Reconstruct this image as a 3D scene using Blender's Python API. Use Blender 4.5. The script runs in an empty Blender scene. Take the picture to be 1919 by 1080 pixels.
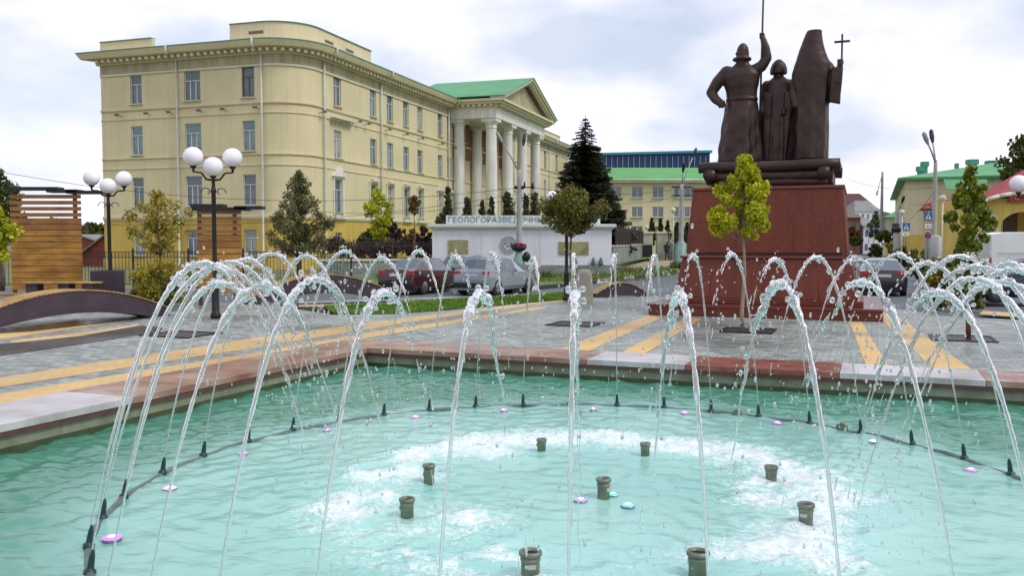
import bpy, bmesh, math, random
import numpy as np
from mathutils import Vector, Matrix, noise
random.seed(7); RS = np.random.RandomState(7)
R = math.radians
SC = bpy.context.scene
COL = SC.collection
# ------------------------------------------------------------------ camera
F_PX = 1650.0; PITCH = math.atan(86/F_PX); CZ = 2.0
cam_d = bpy.data.cameras.new('camera'); cam = bpy.data.objects.new('camera', cam_d); COL.objects.link(cam)
cam_d.sensor_width = 36; cam_d.lens = 36*F_PX/1919; cam_d.clip_start = 0.1; cam_d.clip_end = 6000
cam.location = (0, 0, CZ); cam.rotation_euler = (R(90)-PITCH, 0, 0)
SC.camera = cam
# ------------------------------------------------------------------ sky and sun
SUN_EL, SUN_AZ = 48, 118      # azimuth clockwise from +Y
w = bpy.data.worlds.new('World'); SC.world = w; w.use_nodes = True
nt = w.node_tree; nt.nodes.clear()
def N(t, ty, **k):
    n = t.nodes.new(ty)
    for a, b in k.items(): setattr(n, a, b)
    return n
out = N(nt, 'ShaderNodeOutputWorld'); bg = N(nt, 'ShaderNodeBackground'); bg.inputs[1].default_value = 0.11
sky = N(nt, 'ShaderNodeTexSky', sky_type='NISHITA'); sky.sun_disc = False
sky.sun_elevation = R(SUN_EL); sky.sun_rotation = R(SUN_AZ)
tc = N(nt, 'ShaderNodeTexCoord'); mp = N(nt, 'ShaderNodeMapping'); mp.inputs['Scale'].default_value = (1, 1, 2.3)
mp.inputs['Location'].default_value = (0.3, 0.9, 0.1)
n1 = N(nt, 'ShaderNodeTexNoise'); n1.inputs['Scale'].default_value = 2.6; n1.inputs['Detail'].default_value = 8; n1.inputs['Roughness'].default_value = .52
n2 = N(nt, 'ShaderNodeTexNoise'); n2.inputs['Scale'].default_value = 1.7; n2.inputs['Detail'].default_value = 6
r1 = N(nt, 'ShaderNodeValToRGB'); r1.color_ramp.elements[0].position = .40; r1.color_ramp.elements[1].position = .57
r1.color_ramp.elements[0].color = (5.2, 5.8, 6.9, 1); r1.color_ramp.elements[1].color = (8.9, 8.5, 9.7, 1)
r2 = N(nt, 'ShaderNodeValToRGB'); r2.color_ramp.elements[0].position = .34; r2.color_ramp.elements[1].position = .50
r2.color_ramp.elements[0].color = (.45, .45, .45, 1)
mx = N(nt, 'ShaderNodeMixRGB')
L = nt.links.new
L(tc.outputs['Generated'], mp.inputs[0]); L(mp.outputs[0], n1.inputs[0]); L(mp.outputs[0], n2.inputs[0])
L(n1.outputs[0], r1.inputs[0]); L(n2.outputs[0], r2.inputs[0])
L(r2.outputs[0], mx.inputs[0]); L(sky.outputs[0], mx.inputs[1]); L(r1.outputs[0], mx.inputs[2])
L(mx.outputs[0], bg.inputs[0]); L(bg.outputs[0], out.inputs[0])
sd = bpy.data.lights.new('sun', 'SUN'); sd.energy = 1.3; sd.angle = R(14); sd.color = (1, .96, .9)
so = bpy.data.objects.new('sun', sd); COL.objects.link(so)
sdir = Vector((math.sin(R(SUN_AZ))*math.cos(R(SUN_EL)), math.cos(R(SUN_AZ))*math.cos(R(SUN_EL)), math.sin(R(SUN_EL))))
so.rotation_euler = sdir.to_track_quat('Z', 'Y').to_euler()
SC.view_settings.view_transform = 'Standard'; SC.view_settings.look = 'None'; SC.view_settings.gamma = 1
SC.view_settings.exposure = 0.32
SC.cycles.max_bounces = 10; SC.cycles.transmission_bounces = 8; SC.cycles.transparent_max_bounces = 16
SC.cycles.caustics_refractive = False; SC.cycles.caustics_reflective = False

# ------------------------------------------------------------------ helpers
def ray(px, py):
    x = (px-959.5)/F_PX; y = -(py-540)/F_PX
    return Vector((x, math.cos(PITCH)+y*math.sin(PITCH), -math.sin(PITCH)+y*math.cos(PITCH)))
def onz(px, py, z=0.0):
    r = ray(px, py); t = (z-CZ)/r.z; return Vector((r.x*t, r.y*t, z))
def aty(px, py, Y):
    r = ray(px, py); t = Y/r.y; return Vector((r.x*t, Y, CZ+r.z*t))
UA = R(-22.3)
U = Vector((math.cos(UA), math.sin(UA), 0)); V = Vector((-math.sin(UA), math.cos(UA), 0)); Z = Vector((0, 0, 1))

def tag(o, label=None, cat=None, group=None, kind=None):
    if label: o['label'] = label
    if cat: o['category'] = cat
    if group: o['group'] = group
    if kind: o['kind'] = kind
    return o
def empty(name, loc=(0, 0, 0), rz=0.0, label=None, cat=None, group=None):
    o = bpy.data.objects.new(name, None); COL.objects.link(o)
    o.location = loc; o.rotation_euler = (0, 0, rz); o.empty_display_size = .2
    return tag(o, label, cat, group)
def copy_tree(o, parent=None):
    c = o.copy(); COL.objects.link(c); c.parent = parent
    for ch in list(o.children): copy_tree(ch, c)
    return c
class MB:
    def __init__(s): s.v = []; s.f = []; s.m = []; s.sm = []
    def add(s, vs, fs, mi=0, smooth=False):
        b = len(s.v); s.v += [tuple(x) for x in vs]
        for f in fs: s.f.append(tuple(b+i for i in f)); s.m.append(mi); s.sm.append(smooth)
        return s
    def quad(s, a, b, c, d, mi=0): return s.add([a, b, c, d], [(0, 1, 2, 3)], mi)
    def box(s, c, d, rz=0.0, mi=0, top=1.0, bev=0.0):
        x, y, z = d[0]/2, d[1]/2, d[2]/2; cs, sn = math.cos(rz), math.sin(rz)
        vs = []
        for zz, k in ((-z, 1), (z, top)):
            for a, b in ((-x, -y), (x, -y), (x, y), (-x, y)):
                a *= k; b *= k
                vs.append((c[0]+a*cs-b*sn, c[1]+a*sn+b*cs, c[2]+zz))
        return s.add(vs, [(3, 2, 1, 0), (4, 5, 6, 7), (0, 1, 5, 4), (1, 2, 6, 5), (2, 3, 7, 6), (3, 0, 4, 7)], mi)
    def obox(s, o, ax, ay, az, mi=0):
        """box from corner o with edge vectors"""
        o, ax, ay, az = map(Vector, (o, ax, ay, az))
        vs = [o, o+ax, o+ax+ay, o+ay]; vs += [p+az for p in vs]
        fs = [(3, 2, 1, 0), (4, 5, 6, 7), (0, 1, 5, 4), (1, 2, 6, 5), (2, 3, 7, 6), (3, 0, 4, 7)]
        if ax.cross(ay).dot(az) < 0: fs = [f[::-1] for f in fs]
        return s.add(vs, fs, mi)
    def tube(s, pts, rad, n=8, mi=0, caps=True, smooth=True):
        pts = [Vector(p) for p in pts]
        if not hasattr(rad, '__len__'): rad = [rad]*len(pts)
        vs, fs = [], []; up = None
        for i, p in enumerate(pts):
            t = (pts[min(i+1, len(pts)-1)]-pts[max(i-1, 0)])
            if t.length < 1e-9: t = Vector((0, 0, 1))
            t.normalize()
            if up is None: up = Vector((1, 0, 0)) if abs(t.x) < .8 else Vector((0, 1, 0))
            a = t.cross(up)
            if a.length < 1e-5: a = t.orthogonal()
            a.normalize(); b = a.cross(t); up = b.copy() if False else up
            for k in range(n):
                q = 2*math.pi*k/n
                vs.append(p + (a*math.cos(q)+b*math.sin(q))*rad[i])
        for i in range(len(pts)-1):
            for k in range(n):
                k2 = (k+1) % n
                fs.append((i*n+k, i*n+k2, (i+1)*n+k2, (i+1)*n+k))
        if caps:
            fs.append(tuple(range(n))[::-1]); fs.append(tuple((len(pts)-1)*n+k for k in range(n)))
        return s.add(vs, fs, mi, smooth)
    def lathe(s, prof, c=(0, 0, 0), n=16, mi=0, smooth=True, sx=1, sy=1):
        vs, fs = [], []
        for r, z in prof:
            for k in range(n):
                q = 2*math.pi*k/n; vs.append((c[0]+sx*r*math.cos(q), c[1]+sy*r*math.sin(q), c[2]+z))
        for i in range(len(prof)-1):
            for k in range(n):
                k2 = (k+1) % n; fs.append((i*n+k, i*n+k2, (i+1)*n+k2, (i+1)*n+k))
        fs.append(tuple(range(n))[::-1]); fs.append(tuple((len(prof)-1)*n+k for k in range(n)))
        return s.add(vs, fs, mi, smooth)
    def ball(s, c, r, n=12, mi=0, sz=1.0):
        m = n//2
        prof = [(max(r*math.sin(math.pi*i/m), r*.02), -r*sz*math.cos(math.pi*i/m)) for i in range(m+1)]
        return s.lathe(prof, c, n, mi)
    def prism(s, poly, z0, z1, mi=0):
        n = len(poly); vs = [(p[0], p[1], z0) for p in poly]+[(p[0], p[1], z1) for p in poly]
        area = sum(poly[i][0]*poly[(i+1) % n][1]-poly[(i+1) % n][0]*poly[i][1] for i in range(n))
        fs = [tuple(range(n))[::-1], tuple(range(n, 2*n))]+[(i, (i+1) % n, n+(i+1) % n, n+i) for i in range(n)]
        if area < 0: fs = [f[::-1] for f in fs]
        return s.add(vs, fs, mi)
    def build(s, name, mats, parent=None, smooth=None, bevel=0, loc=None):
        me = bpy.data.meshes.new(name); me.from_pydata(s.v, [], s.f)
        if not isinstance(mats, (list, tuple)): mats = [mats]
        for m in mats: me.materials.append(m)
        me.polygons.foreach_set('material_index', s.m)
        me.polygons.foreach_set('use_smooth', s.sm if smooth is None else [smooth]*len(s.f))
        me.validate(); me.update()
        o = bpy.data.objects.new(name, me); COL.objects.link(o); o.parent = parent
        if loc is not None: o.location = loc
        if bevel:
            b = o.modifiers.new('bevel', 'BEVEL'); b.width = bevel; b.segments = 2; b.limit_method = 'ANGLE'
        return o
def sheet(name, pts, z, mat, parent=None):
    m = MB(); m.add([(p[0], p[1], z) for p in pts], [tuple(range(len(pts)))])
    n = len(pts); area = sum(pts[i][0]*pts[(i+1) % n][1]-pts[(i+1) % n][0]*pts[i][1] for i in range(n))
    if area < 0: m.f = [m.f[0][::-1]]
    return m.build(name, mat, parent)

# ------------------------------------------------------------------ materials
MATS = {}
def mat(name, col, rough=.7, noise_amt=.12, scale=3.0, bump=0.0, bscale=30.0, metal=0.0, spec=.5, col2=None, detail=5, coord='Object', **kw):
    m = bpy.data.materials.new(name); m.use_nodes = True; t = m.node_tree
    p = t.nodes['Principled BSDF']; p.inputs['Roughness'].default_value = rough; p.inputs['Metallic'].default_value = metal
    p.inputs['Specular IOR Level'].default_value = spec
    tcn = t.nodes.new('ShaderNodeTexCoord'); ln = t.links.new
    n = t.nodes.new('ShaderNodeTexNoise'); n.inputs['Scale'].default_value = scale; n.inputs['Detail'].default_value = detail
    ln(tcn.outputs[coord], n.inputs['Vector'])
    r = t.nodes.new('ShaderNodeValToRGB'); e = r.color_ramp.elements
    c2 = col2 or tuple(min(1, c*(1+noise_amt)) for c in col); c1 = col if col2 else tuple(c*(1-noise_amt) for c in col)
    e[0].position = .33; e[1].position = .67; e[0].color = (*c1, 1); e[1].color = (*c2, 1)
    ln(n.outputs['Fac'], r.inputs[0]); ln(r.outputs[0], p.inputs['Base Color'])
    if bump:
        n2 = t.nodes.new('ShaderNodeTexNoise'); n2.inputs['Scale'].default_value = bscale; n2.inputs['Detail'].default_value = 4
        ln(tcn.outputs[coord], n2.inputs['Vector'])
        b = t.nodes.new('ShaderNodeBump'); b.inputs['Strength'].default_value = bump; b.inputs['Distance'].default_value = kw.get('bdist', .02)
        ln(n2.outputs['Fac'], b.inputs['Height']); ln(b.outputs[0], p.inputs['Normal'])
    MATS[name] = m
    return m
def leafmat(name, c1, c2, rough=.55):
    """two leaf tints varied by position and by leaf"""
    m = mat(name, c1, rough, scale=1.6, col2=c2, detail=3)
    t = m.node_tree; p = t.nodes['Principled BSDF']
    o = [n for n in t.nodes if n.type == 'OUTPUT_MATERIAL'][0]
    tr = t.nodes.new('ShaderNodeBsdfTranslucent'); mixn = t.nodes.new('ShaderNodeMixShader'); mixn.inputs[0].default_value = .3
    src = p.inputs['Base Color'].links[0].from_socket
    gi = t.nodes.new('ShaderNodeNewGeometry'); hs = t.nodes.new('ShaderNodeHueSaturation'); mm = t.nodes.new('ShaderNodeMapRange')
    mm.inputs[3].default_value = .65; mm.inputs[4].default_value = 1.35
    t.links.new(gi.outputs['Random Per Island'], mm.inputs[0]); t.links.new(mm.outputs[0], hs.inputs['Value']); t.links.new(src, hs.inputs['Color'])
    t.links.new(hs.outputs[0], p.inputs['Base Color']); t.links.new(hs.outputs[0], tr.inputs[0])
    t.links.new(p.outputs[0], mixn.inputs[1]); t.links.new(tr.outputs[0], mixn.inputs[2]); t.links.new(mixn.outputs[0], o.inputs[0])
    return m
def brickmat(name, c1, c2, mortar, scale, bw=.5, rh=.25, ms=.02, rot=0, rough=.8, wet=0.0, offset=.5, coord='Object', rx=0, bump=.3):
    m = bpy.data.materials.new(name); m.use_nodes = True; t = m.node_tree; ln = t.links.new
    p = t.nodes['Principled BSDF']
    tcn = t.nodes.new('ShaderNodeTexCoord'); mpn = t.nodes.new('ShaderNodeMapping'); mpn.inputs['Rotation'].default_value = (rx, 0, rot)
    b = t.nodes.new('ShaderNodeTexBrick'); b.inputs['Scale'].default_value = scale; b.inputs['Brick Width'].default_value = bw
    b.inputs['Row Height'].default_value = rh; b.inputs['Mortar Size'].default_value = ms; b.offset = offset
    b.inputs['Color1'].default_value = (*c1, 1); b.inputs['Color2'].default_value = (*c2, 1); b.inputs['Mortar'].default_value = (*mortar, 1)
    ln(tcn.outputs[coord], mpn.inputs[0]); ln(mpn.outputs[0], b.inputs[0])
    n = t.nodes.new('ShaderNodeTexNoise'); n.inputs['Scale'].default_value = .35; n.inputs['Detail'].default_value = 6
    ln(tcn.outputs[coord], n.inputs[0])
    r = t.nodes.new('ShaderNodeValToRGB'); e = r.color_ramp.elements; e[0].position = .35; e[1].position = .6
    e[0].color = (.72, .74, .76, 1); e[1].color = (1.08, 1.08, 1.06, 1)
    mxn = t.nodes.new('ShaderNodeMixRGB'); mxn.blend_type = 'MULTIPLY'; mxn.inputs[0].default_value = 1
    ln(n.outputs[0], r.inputs[0]); ln(b.outputs[0], mxn.inputs[1]); ln(r.outputs[0], mxn.inputs[2]); ln(mxn.outputs[0], p.inputs['Base Color'])
    mr = t.nodes.new('ShaderNodeMapRange'); mr.inputs[1].default_value = .35; mr.inputs[2].default_value = .6
    mr.inputs[3].default_value = rough-wet; mr.inputs[4].default_value = rough; ln(n.outputs[0], mr.inputs[0]); ln(mr.outputs[0], p.inputs['Roughness'])
    if bump:
        bm_ = t.nodes.new('ShaderNodeBump'); bm_.inputs['Strength'].default_value = bump; bm_.inputs['Distance'].default_value = .01
        bm_.invert = True
        ln(b.outputs['Fac'], bm_.inputs['Height']); ln(bm_.outputs[0], p.inputs['Normal'])
    MATS[name] = m
    return m
M_facade = mat('plaster_cream', (.62, .55, .335), .85, .07, .25, .12, 25)
M_facade2 = mat('plaster_cream_pale', (.63, .56, .36), .85, .06, .3, .1, 25)
M_ochre = mat('plaster_ochre', (.55, .40, .09), .85, .1, .4, .1, 20)
M_trim = mat('trim_stone', (.62, .57, .44), .8, .08, .6, .1, 20)
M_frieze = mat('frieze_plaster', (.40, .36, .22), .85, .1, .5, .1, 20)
M_greenroof = mat('green_roof_sheet', (.055, .30, .10), .45, .12, .5)
M_annexroof = mat('light_green_roof', (.085, .33, .08), .6, .12, .5)
M_tealedge = mat('teal_gutter', (.06, .26, .19), .5, .1, 1)
M_winwhite = mat('window_frame_white', (.62, .66, .66), .5, .05, 2)
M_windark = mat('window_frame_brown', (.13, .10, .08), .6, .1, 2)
def glassmat(name, col, rough=.08):
    m = mat(name, col, rough, .35, .9, spec=.9); return m
M_glass = glassmat('window_glass', (.10, .13, .14))
M_glassteal = glassmat('window_glass_teal', (.13, .22, .22))
M_column = mat('column_white', (.70, .69, .64), .7, .05, .8, .08, 15)
M_redwall = mat('porch_red_wall', (.25, .09, .05), .8, .1, 1)
M_pipe = mat('downpipe_paint', (.52, .55, .48), .5, .1, 2)
M_dark = mat('black_iron', (.015, .016, .018), .45, .2, 5, metal=.3)
M_globe = mat('globe_opal', (.83, .81, .84), .25, .02, 2)
M_concrete = mat('concrete_grey', (.36, .37, .35), .85, .12, 1.5, .15, 30)
M_greenpaint = mat('pole_green_paint', (.20, .32, .27), .5, .15, 2)
M_granite = mat('red_granite', (.095, .020, .010), .45, .22, 40, .03, 60, detail=10, col2=(.21, .050, .026), spec=.3)
M_granitecap = mat('red_granite_cap', (.11, .022, .016), .3, .2, 50, col2=(.17, .04, .03))
M_bronze = mat('dark_bronze', (.027, .013, .010), .45, .3, 2.0, .30, 7, metal=.4, col2=(.056, .029, .023), bdist=.04)
M_rimpink = mat('pink_granite_rim', (.27, .12, .08), .25, .25, 1.6, .05, 60, col2=(.45, .31, .24), detail=9)
M_rimred = mat('red_granite_rim', (.17, .045, .03), .3, .25, 3, .05, 60, col2=(.31, .12, .085), detail=9)
M_rimwhite = mat('pale_granite_rim', (.52, .50, .50), .3, .08, 3, .05, 60)
M_rimedge = mat('rim_edge_dark', (.13, .045, .04), .35, .2, 6)
M_poolwall = mat('pool_wall_render', (.29, .30, .22), .6, .2, 2.5, .15, 20, col2=(.20, .20, .13))
M_algae = mat('pool_waterline_algae', (.055, .075, .03), .4, .3, 4)
M_poolfloor = brickmat('pool_mosaic_floor', (.22, .60, .52), (.30, .68, .60), (.2, .5, .45), 12, bump=0)
M_darksetts = brickmat('dark_smooth_setts', (.055, .05, .045), (.10, .09, .08), (.03, .03, .03), 2.2, .5, .27, .018, rot=-UA, rough=.28, wet=.1)  # darker and smoother than the grey setts
M_asphalt = mat('asphalt', (.105, .125, .13), .8, .15, .7, .25, 60, detail=8)
M_yellow = brickmat('yellow_paving', (.62, .40, .13), (.70, .47, .18), (.50, .33, .12), 2.5, rot=UA*-1, rough=.6, wet=.25)
M_paving = brickmat('grey_sett_paving', (.165, .195, .178), (.40, .43, .39), (.115, .125, .118), 2.2, .5, .27, .018, rot=-UA, rough=.62, wet=.36)
M_roadyellow = mat('road_yellow_paint', (.55, .36, .05), .7, .2, 3)
M_kerbwhite = mat('kerb_white_paint', (.62, .62, .58), .7, .12, 3)
M_kerbblack = mat('kerb_black_paint', (.035, .035, .04), .7, .2, 3)
M_grass = mat('lawn_grass', (.055, .13, .012), .9, .3, 6, .5, 40, col2=(.12, .22, .02))
M_rough = mat('rough_verge', (.10, .12, .03), .9, .3, 1.2, .5, 20, col2=(.20, .19, .08))
M_dirt = mat('wet_soil', (.035, .022, .02), .5, .3, 3, .4, 20)
M_dirtpath = mat('sandy_path', (.30, .25, .17), .9, .15, 1)
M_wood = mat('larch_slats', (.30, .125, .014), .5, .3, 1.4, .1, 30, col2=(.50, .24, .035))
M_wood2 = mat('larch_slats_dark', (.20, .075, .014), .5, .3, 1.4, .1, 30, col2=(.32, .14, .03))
M_wooddark = mat('stained_posts', (.10, .035, .015), .5, .25, 2)
M_purple = mat('dark_painted_concrete', (.055, .035, .05), .55, .2, 2, .1, 20)
M_archwood = mat('arch_bench_planks', (.42, .27, .09), .55, .25, 5, .1, 40)
M_whitewall = mat('whitewashed_wall', (.70, .69, .76), .8, .04, .6, .08, 15)
M_wallcap = mat('moulded_cap_paint', (.60, .62, .56), .75, .06, 1.5)
M_stone = brickmat('grey_stone_blocks', (.20, .22, .20), (.32, .33, .30), (.12, .13, .12), 1.6, rx=R(90), rough=.85)
M_stonel = mat('pale_fieldstone', (.42, .40, .32), .9, .2, 1.6, .5, 8)
M_bark = mat('bark', (.10, .075, .05), .9, .25, 8, .5, 30)
M_barkred = mat('reddish_bark', (.17, .07, .045), .9, .25, 8)
M_barkpale = mat('young_pale_bark', (.27, .23, .16), .9, .2, 8)
L_lime = leafmat('lime_leaves', (.32, .36, .004), (.52, .53, .012))
L_maple = leafmat('maple_leaves', (.11, .15, .008), (.24, .28, .015))
L_dark = leafmat('dark_leaves', (.05, .07, .012), (.12, .14, .02))
L_autumn = leafmat('turning_leaves', (.085, .10, .015), (.22, .20, .03))
L_olive = leafmat('olive_needles', (.10, .11, .035), (.21, .21, .08))
L_spruce = leafmat('spruce_needles', (.028, .042, .020), (.06, .065, .03))
L_thuja = leafmat('thuja_scales', (.035, .055, .018), (.10, .09, .035))
L_purple = leafmat('plum_leaves', (.04, .025, .03), (.09, .055, .05))
L_rust = leafmat('rusty_leaves', (.14, .06, .015), (.20, .12, .03))
L_shrub = leafmat('golden_shrub_leaves', (.20, .19, .010), (.42, .33, .03))
L_hedge = leafmat('verge_shrub_leaves', (.07, .10, .015), (.17, .18, .04))
L_flower = leafmat('flower_petals', (.25, .02, .07), (.45, .05, .12))
L_lawn = leafmat('grass_blades', (.07, .17, .01), (.17, .30, .02), .8)
M_redroof = mat('red_metal_roof', (.30, .035, .04), .75, .2, .6)
M_brick = mat('red_brick_house', (.27, .07, .045), .85, .15, 1)
M_slate = mat('grey_sheet_roof', (.22, .23, .22), .7, .15, .6)
M_yellowbld = mat('lemon_plaster', (.66, .50, .12), .8, .08, .5)
M_signblue = mat('sign_blue', (.01, .10, .32), .4, .05, 1)
M_signwhite = mat('sign_white', (.72, .74, .74), .4, .05, 1)
M_signred = mat('sign_red', (.50, .02, .02), .4, .05, 1)
M_signlime = mat('sign_fluorescent', (.55, .80, .02), .4, .05, 1)
M_brass = mat('brass_plaque', (.34, .30, .13), .35, .2, 3, metal=.6)
M_nozzle = mat('bronze_green_nozzle', (.12, .14, .095), .42, .3, 9, metal=.35, col2=(.26, .27, .20))
M_nozdark = mat('nozzle_hollow', (.02, .018, .015), .6, .2, 5)
M_hose = mat('grey_pipe_coating', (.11, .15, .145), .5, .25, 4)
M_nozblack = mat('dark_teal_nozzle', (.008, .035, .035), .4, .2, 5)
M_chrome = mat('lamp_steel_ring', (.25, .25, .28), .3, .1, 5, metal=.7)
M_hill = mat('wooded_hill', (.035, .055, .06), .9, .2, .05)
M_rubber = mat('tyre_rubber', (.02, .02, .02), .8, .1, 5)

def streaks(m, amt=.80, sc=(2.2, 2.2, .22), base_dirt=True):
    """rain streaks and patches of old paint that belong to the wall itself"""
    t = m.node_tree; p = t.nodes['Principled BSDF']; src = p.inputs['Base Color'].links[0].from_socket; ln = t.links.new
    c = t.nodes.new('ShaderNodeTexCoord'); mpn = t.nodes.new('ShaderNodeMapping'); mpn.inputs['Scale'].default_value = sc
    n = t.nodes.new('ShaderNodeTexNoise'); n.inputs['Scale'].default_value = 1; n.inputs['Detail'].default_value = 7; n.inputs['Roughness'].default_value = .62
    r = t.nodes.new('ShaderNodeValToRGB'); r.color_ramp.elements[0].position = .36; r.color_ramp.elements[1].position = .56
    r.color_ramp.elements[0].color = (amt, amt*.98, amt*.94, 1); r.color_ramp.elements[1].color = (1.03, 1.03, 1.03, 1)
    x = t.nodes.new('ShaderNodeMixRGB'); x.blend_type = 'MULTIPLY'; x.inputs[0].default_value = 1
    ln(c.outputs['Object'], mpn.inputs[0]); ln(mpn.outputs[0], n.inputs[0]); ln(n.outputs[0], r.inputs[0]); ln(src, x.inputs[1]); ln(r.outputs[0], x.inputs[2]); ln(x.outputs[0], p.inputs['Base Color'])
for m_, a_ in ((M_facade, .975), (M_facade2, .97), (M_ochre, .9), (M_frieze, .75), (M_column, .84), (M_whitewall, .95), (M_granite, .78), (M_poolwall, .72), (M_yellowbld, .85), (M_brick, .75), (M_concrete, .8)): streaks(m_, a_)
for m_ in (M_rimpink, M_rimwhite, M_purple, M_archwood): streaks(m_, .72, (.9, .9, .9))
for m_ in (M_wood,): streaks(m_, .6, (1.2, 1.2, 7))
M_glasscurt = glassmat('window_glass_curtained', (.30, .31, .29), .25)
M_glassblue = glassmat('window_glass_blueish', (.08, .13, .18))
GL = [M_glass, M_glass, M_glassteal, M_glasscurt, M_glassblue]
# ================================================================== SETTING
def structure(o): return tag(o, kind='structure')
gc = Vector((0.8, 8.0, 0)); gh_ = 7.2
gq = [gc+U*a+V*b for a, b in ((-gh_, -gh_), (gh_, -gh_), (gh_, gh_), (-gh_, gh_))]
go_ = [Vector((-900, -80, 0)), Vector((900, -80, 0)), Vector((900, 1500, 0)), Vector((-900, 1500, 0))]
g = MB()
for i in range(4): g.quad(*[p-Z*.16 for p in (go_[i], go_[(i+1) % 4], gq[(i+1) % 4], gq[i])])
ground = structure(g.build('ground', M_rough))
# hills and far treeline
def ridge(name, x0, x1, Y, h, seed, m, thick=60):
    mb = MB(); n = 60; vs = []; 
    for i in range(n+1):
        x = x0+(x1-x0)*i/n
        hh = h*(.65+.35*noise.noise(Vector((x*.012+seed, 0, 0)))+.10*noise.noise(Vector((x*.2+seed, 3, 0))))*math.sin(math.pi*min(1, max(0.03, (i+.5)/n)))**.35
        vs += [(x, Y-thick, -1), (x, Y-thick*.4, hh*.75), (x, Y, hh), (x, Y+thick, -1)]
    fs = []
    for i in range(n):
        for k in range(3): a = i*4+k; fs.append((a, a+4, a+5, a+1))
    mb.add(vs, fs, 0, True); return structure(mb.build(name, m))
ridge('hill', 90, 420, 700, 38, 4, M_hill, 120)
ridge('hill', -560, -150, 620, 16, 9, M_hill, 100)
# road (asphalt) everywhere behind the plaza
road_poly = [onz(-700, 600), onz(-100, 575), onz(600, 570), onz(1010, 562), onz(1200, 562), onz(1660, 575), onz(2300, 640), onz(2700, 560),
             onz(1850, 515), onz(1735, 505), onz(1690, 490), onz(1640, 470), onz(1604, 459.5), onz(1590, 459.5), onz(1500, 470),
             onz(1400, 494), onz(1310, 505.5), onz(1270, 508.5), onz(1170, 522), onz(1057, 534), onz(960, 543), onz(800, 540), onz(400, 536), onz(-700, 532)]
structure(sheet('road', road_poly, -.12, M_asphalt))
# plaza slab with real edge
P_pl = [onz(-900, 640), onz(-200, 590), onz(200, 572), onz(480, 567), onz(620, 590), onz(746, 589), onz(840, 582), onz(1000, 567), onz(1062, 563.5), onz(1125, 556.5), onz(1205, 556),
        onz(1300, 559), onz(1640, 572), onz(1760, 592), onz(2100, 610), onz(2600, 640)]
P_pl = [Vector((p.x, p.y, 0)) for p in P_pl]
# pool geometry
PC = Vector((0.72, 8.11, 0)); HP = 6.28; RW = 1.08; WZ = -.30
def pool(a, b, z=0.0): return PC + U*a + V*b + Z*z
outer = HP+RW
PLZ = MB()
# plaza as strips around the square pool: polygon list clipped manually (pool outer square)
far = [(p.x, p.y) for p in P_pl]
A_, B_, C_, D_ = pool(-outer, outer), pool(outer, outer), pool(outer, -outer), pool(-outer, -outer)
ext = [(-60, 5), (-60, -25), (60, -25), (60, 25)]
# back piece
left_far = far[:9]; right_far = far[9:]
PLZ.add([(x, y, 0) for x, y in [(A_.x, A_.y)]+[(-60, 5)]+left_far[0:]+[(right_far[0][0], right_far[0][1])]+[(B_.x, B_.y)]], [tuple(range(len(left_far)+4))])
PLZ.add([(x, y, 0) for x, y in [(B_.x, B_.y)]+right_far+[(60, 25), (60, -25)]+[(C_.x, C_.y)]], [tuple(range(len(right_far)+4))])
PLZ.add([(x, y, 0) for x, y in [(C_.x, C_.y), (60, -25), (-60, -25), (D_.x, D_.y)]], [(0, 1, 2, 3)])
PLZ.add([(x, y, 0) for x, y in [(D_.x, D_.y), (-60, -25), (-60, 5), (A_.x, A_.y)]], [(0, 1, 2, 3)])
E_ = far
PLZ.add([(x, y, -.15) for x, y in E_]+[(x, y, 0) for x, y in E_], [(i, len(E_)+i, len(E_)+i+1, i+1) for i in range(len(E_)-1)])
pz = PLZ.build('paving', M_paving); structure(pz)
bm = bmesh.new(); bm.from_mesh(pz.data); bmesh.ops.recalc_face_normals(bm, faces=bm.faces)
for f in bm.faces:
    if abs(f.normal.z) > .9 and f.normal.z < 0: f.normal_flip()
bm.to_mesh(pz.data); bm.free()
# yellow bands
def band(pts, z=.005): structure(sheet('paving_stripe', [onz(*p, 0) for p in pts], z, M_yellow))
def lerpband(l, r): band([l[0], r[0], r[1], l[1]])
band([(-400, 778), (0, 709), (500, 631), (780, 594), (1000, 567.5), (1058, 562.5), (1062, 565.5), (1000, 571.5), (780, 603), (500, 649), (0, 727), (-400, 803)])
band([(-400, 818), (0, 739), (500, 658), (690, 624), (1000, 577.5), (1020, 576), (1020, 578.5), (1000, 582), (690, 634), (500, 674), (0, 757), (-400, 845)])
band([(1045, 657.5), (1216, 591), (1241, 596), (1100, 660)])
band([(1162, 663), (1285, 596), (1316, 598), (1205, 666)])
band([(1592, 603.5), (1615, 604), (1667, 690), (1624, 689)])
band([(1657, 604), (1643, 573), (1656, 573), (1830, 700), (1752, 696)])
band([(0, 626), (240, 597), (246, 601), (0, 637)])
band([(20, 640), (200, 617), (262, 609), (262, 614), (80, 641), (20, 648)])
band([(560, 572), (760, 568), (760, 571), (560, 575)])
band([(1842, 583), (2100, 600), (2100, 609), (1835, 589)])
structure(sheet('dark_sett_patch', [onz(*p) for p in [(-60, 652), (60, 640), (150, 631), (262, 611), (305, 614), (300, 622), (190, 640), (90, 655), (-60, 676)]], .009, M_darksetts))  # patches of darker, smoother setts laid over the paving
structure(sheet('dark_sett_patch', [onz(*p) for p in [(-60, 618), (40, 615), (140, 601), (262, 594), (285, 597), (200, 606), (60, 622), (-60, 630)]], .009, M_darksetts))
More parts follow.
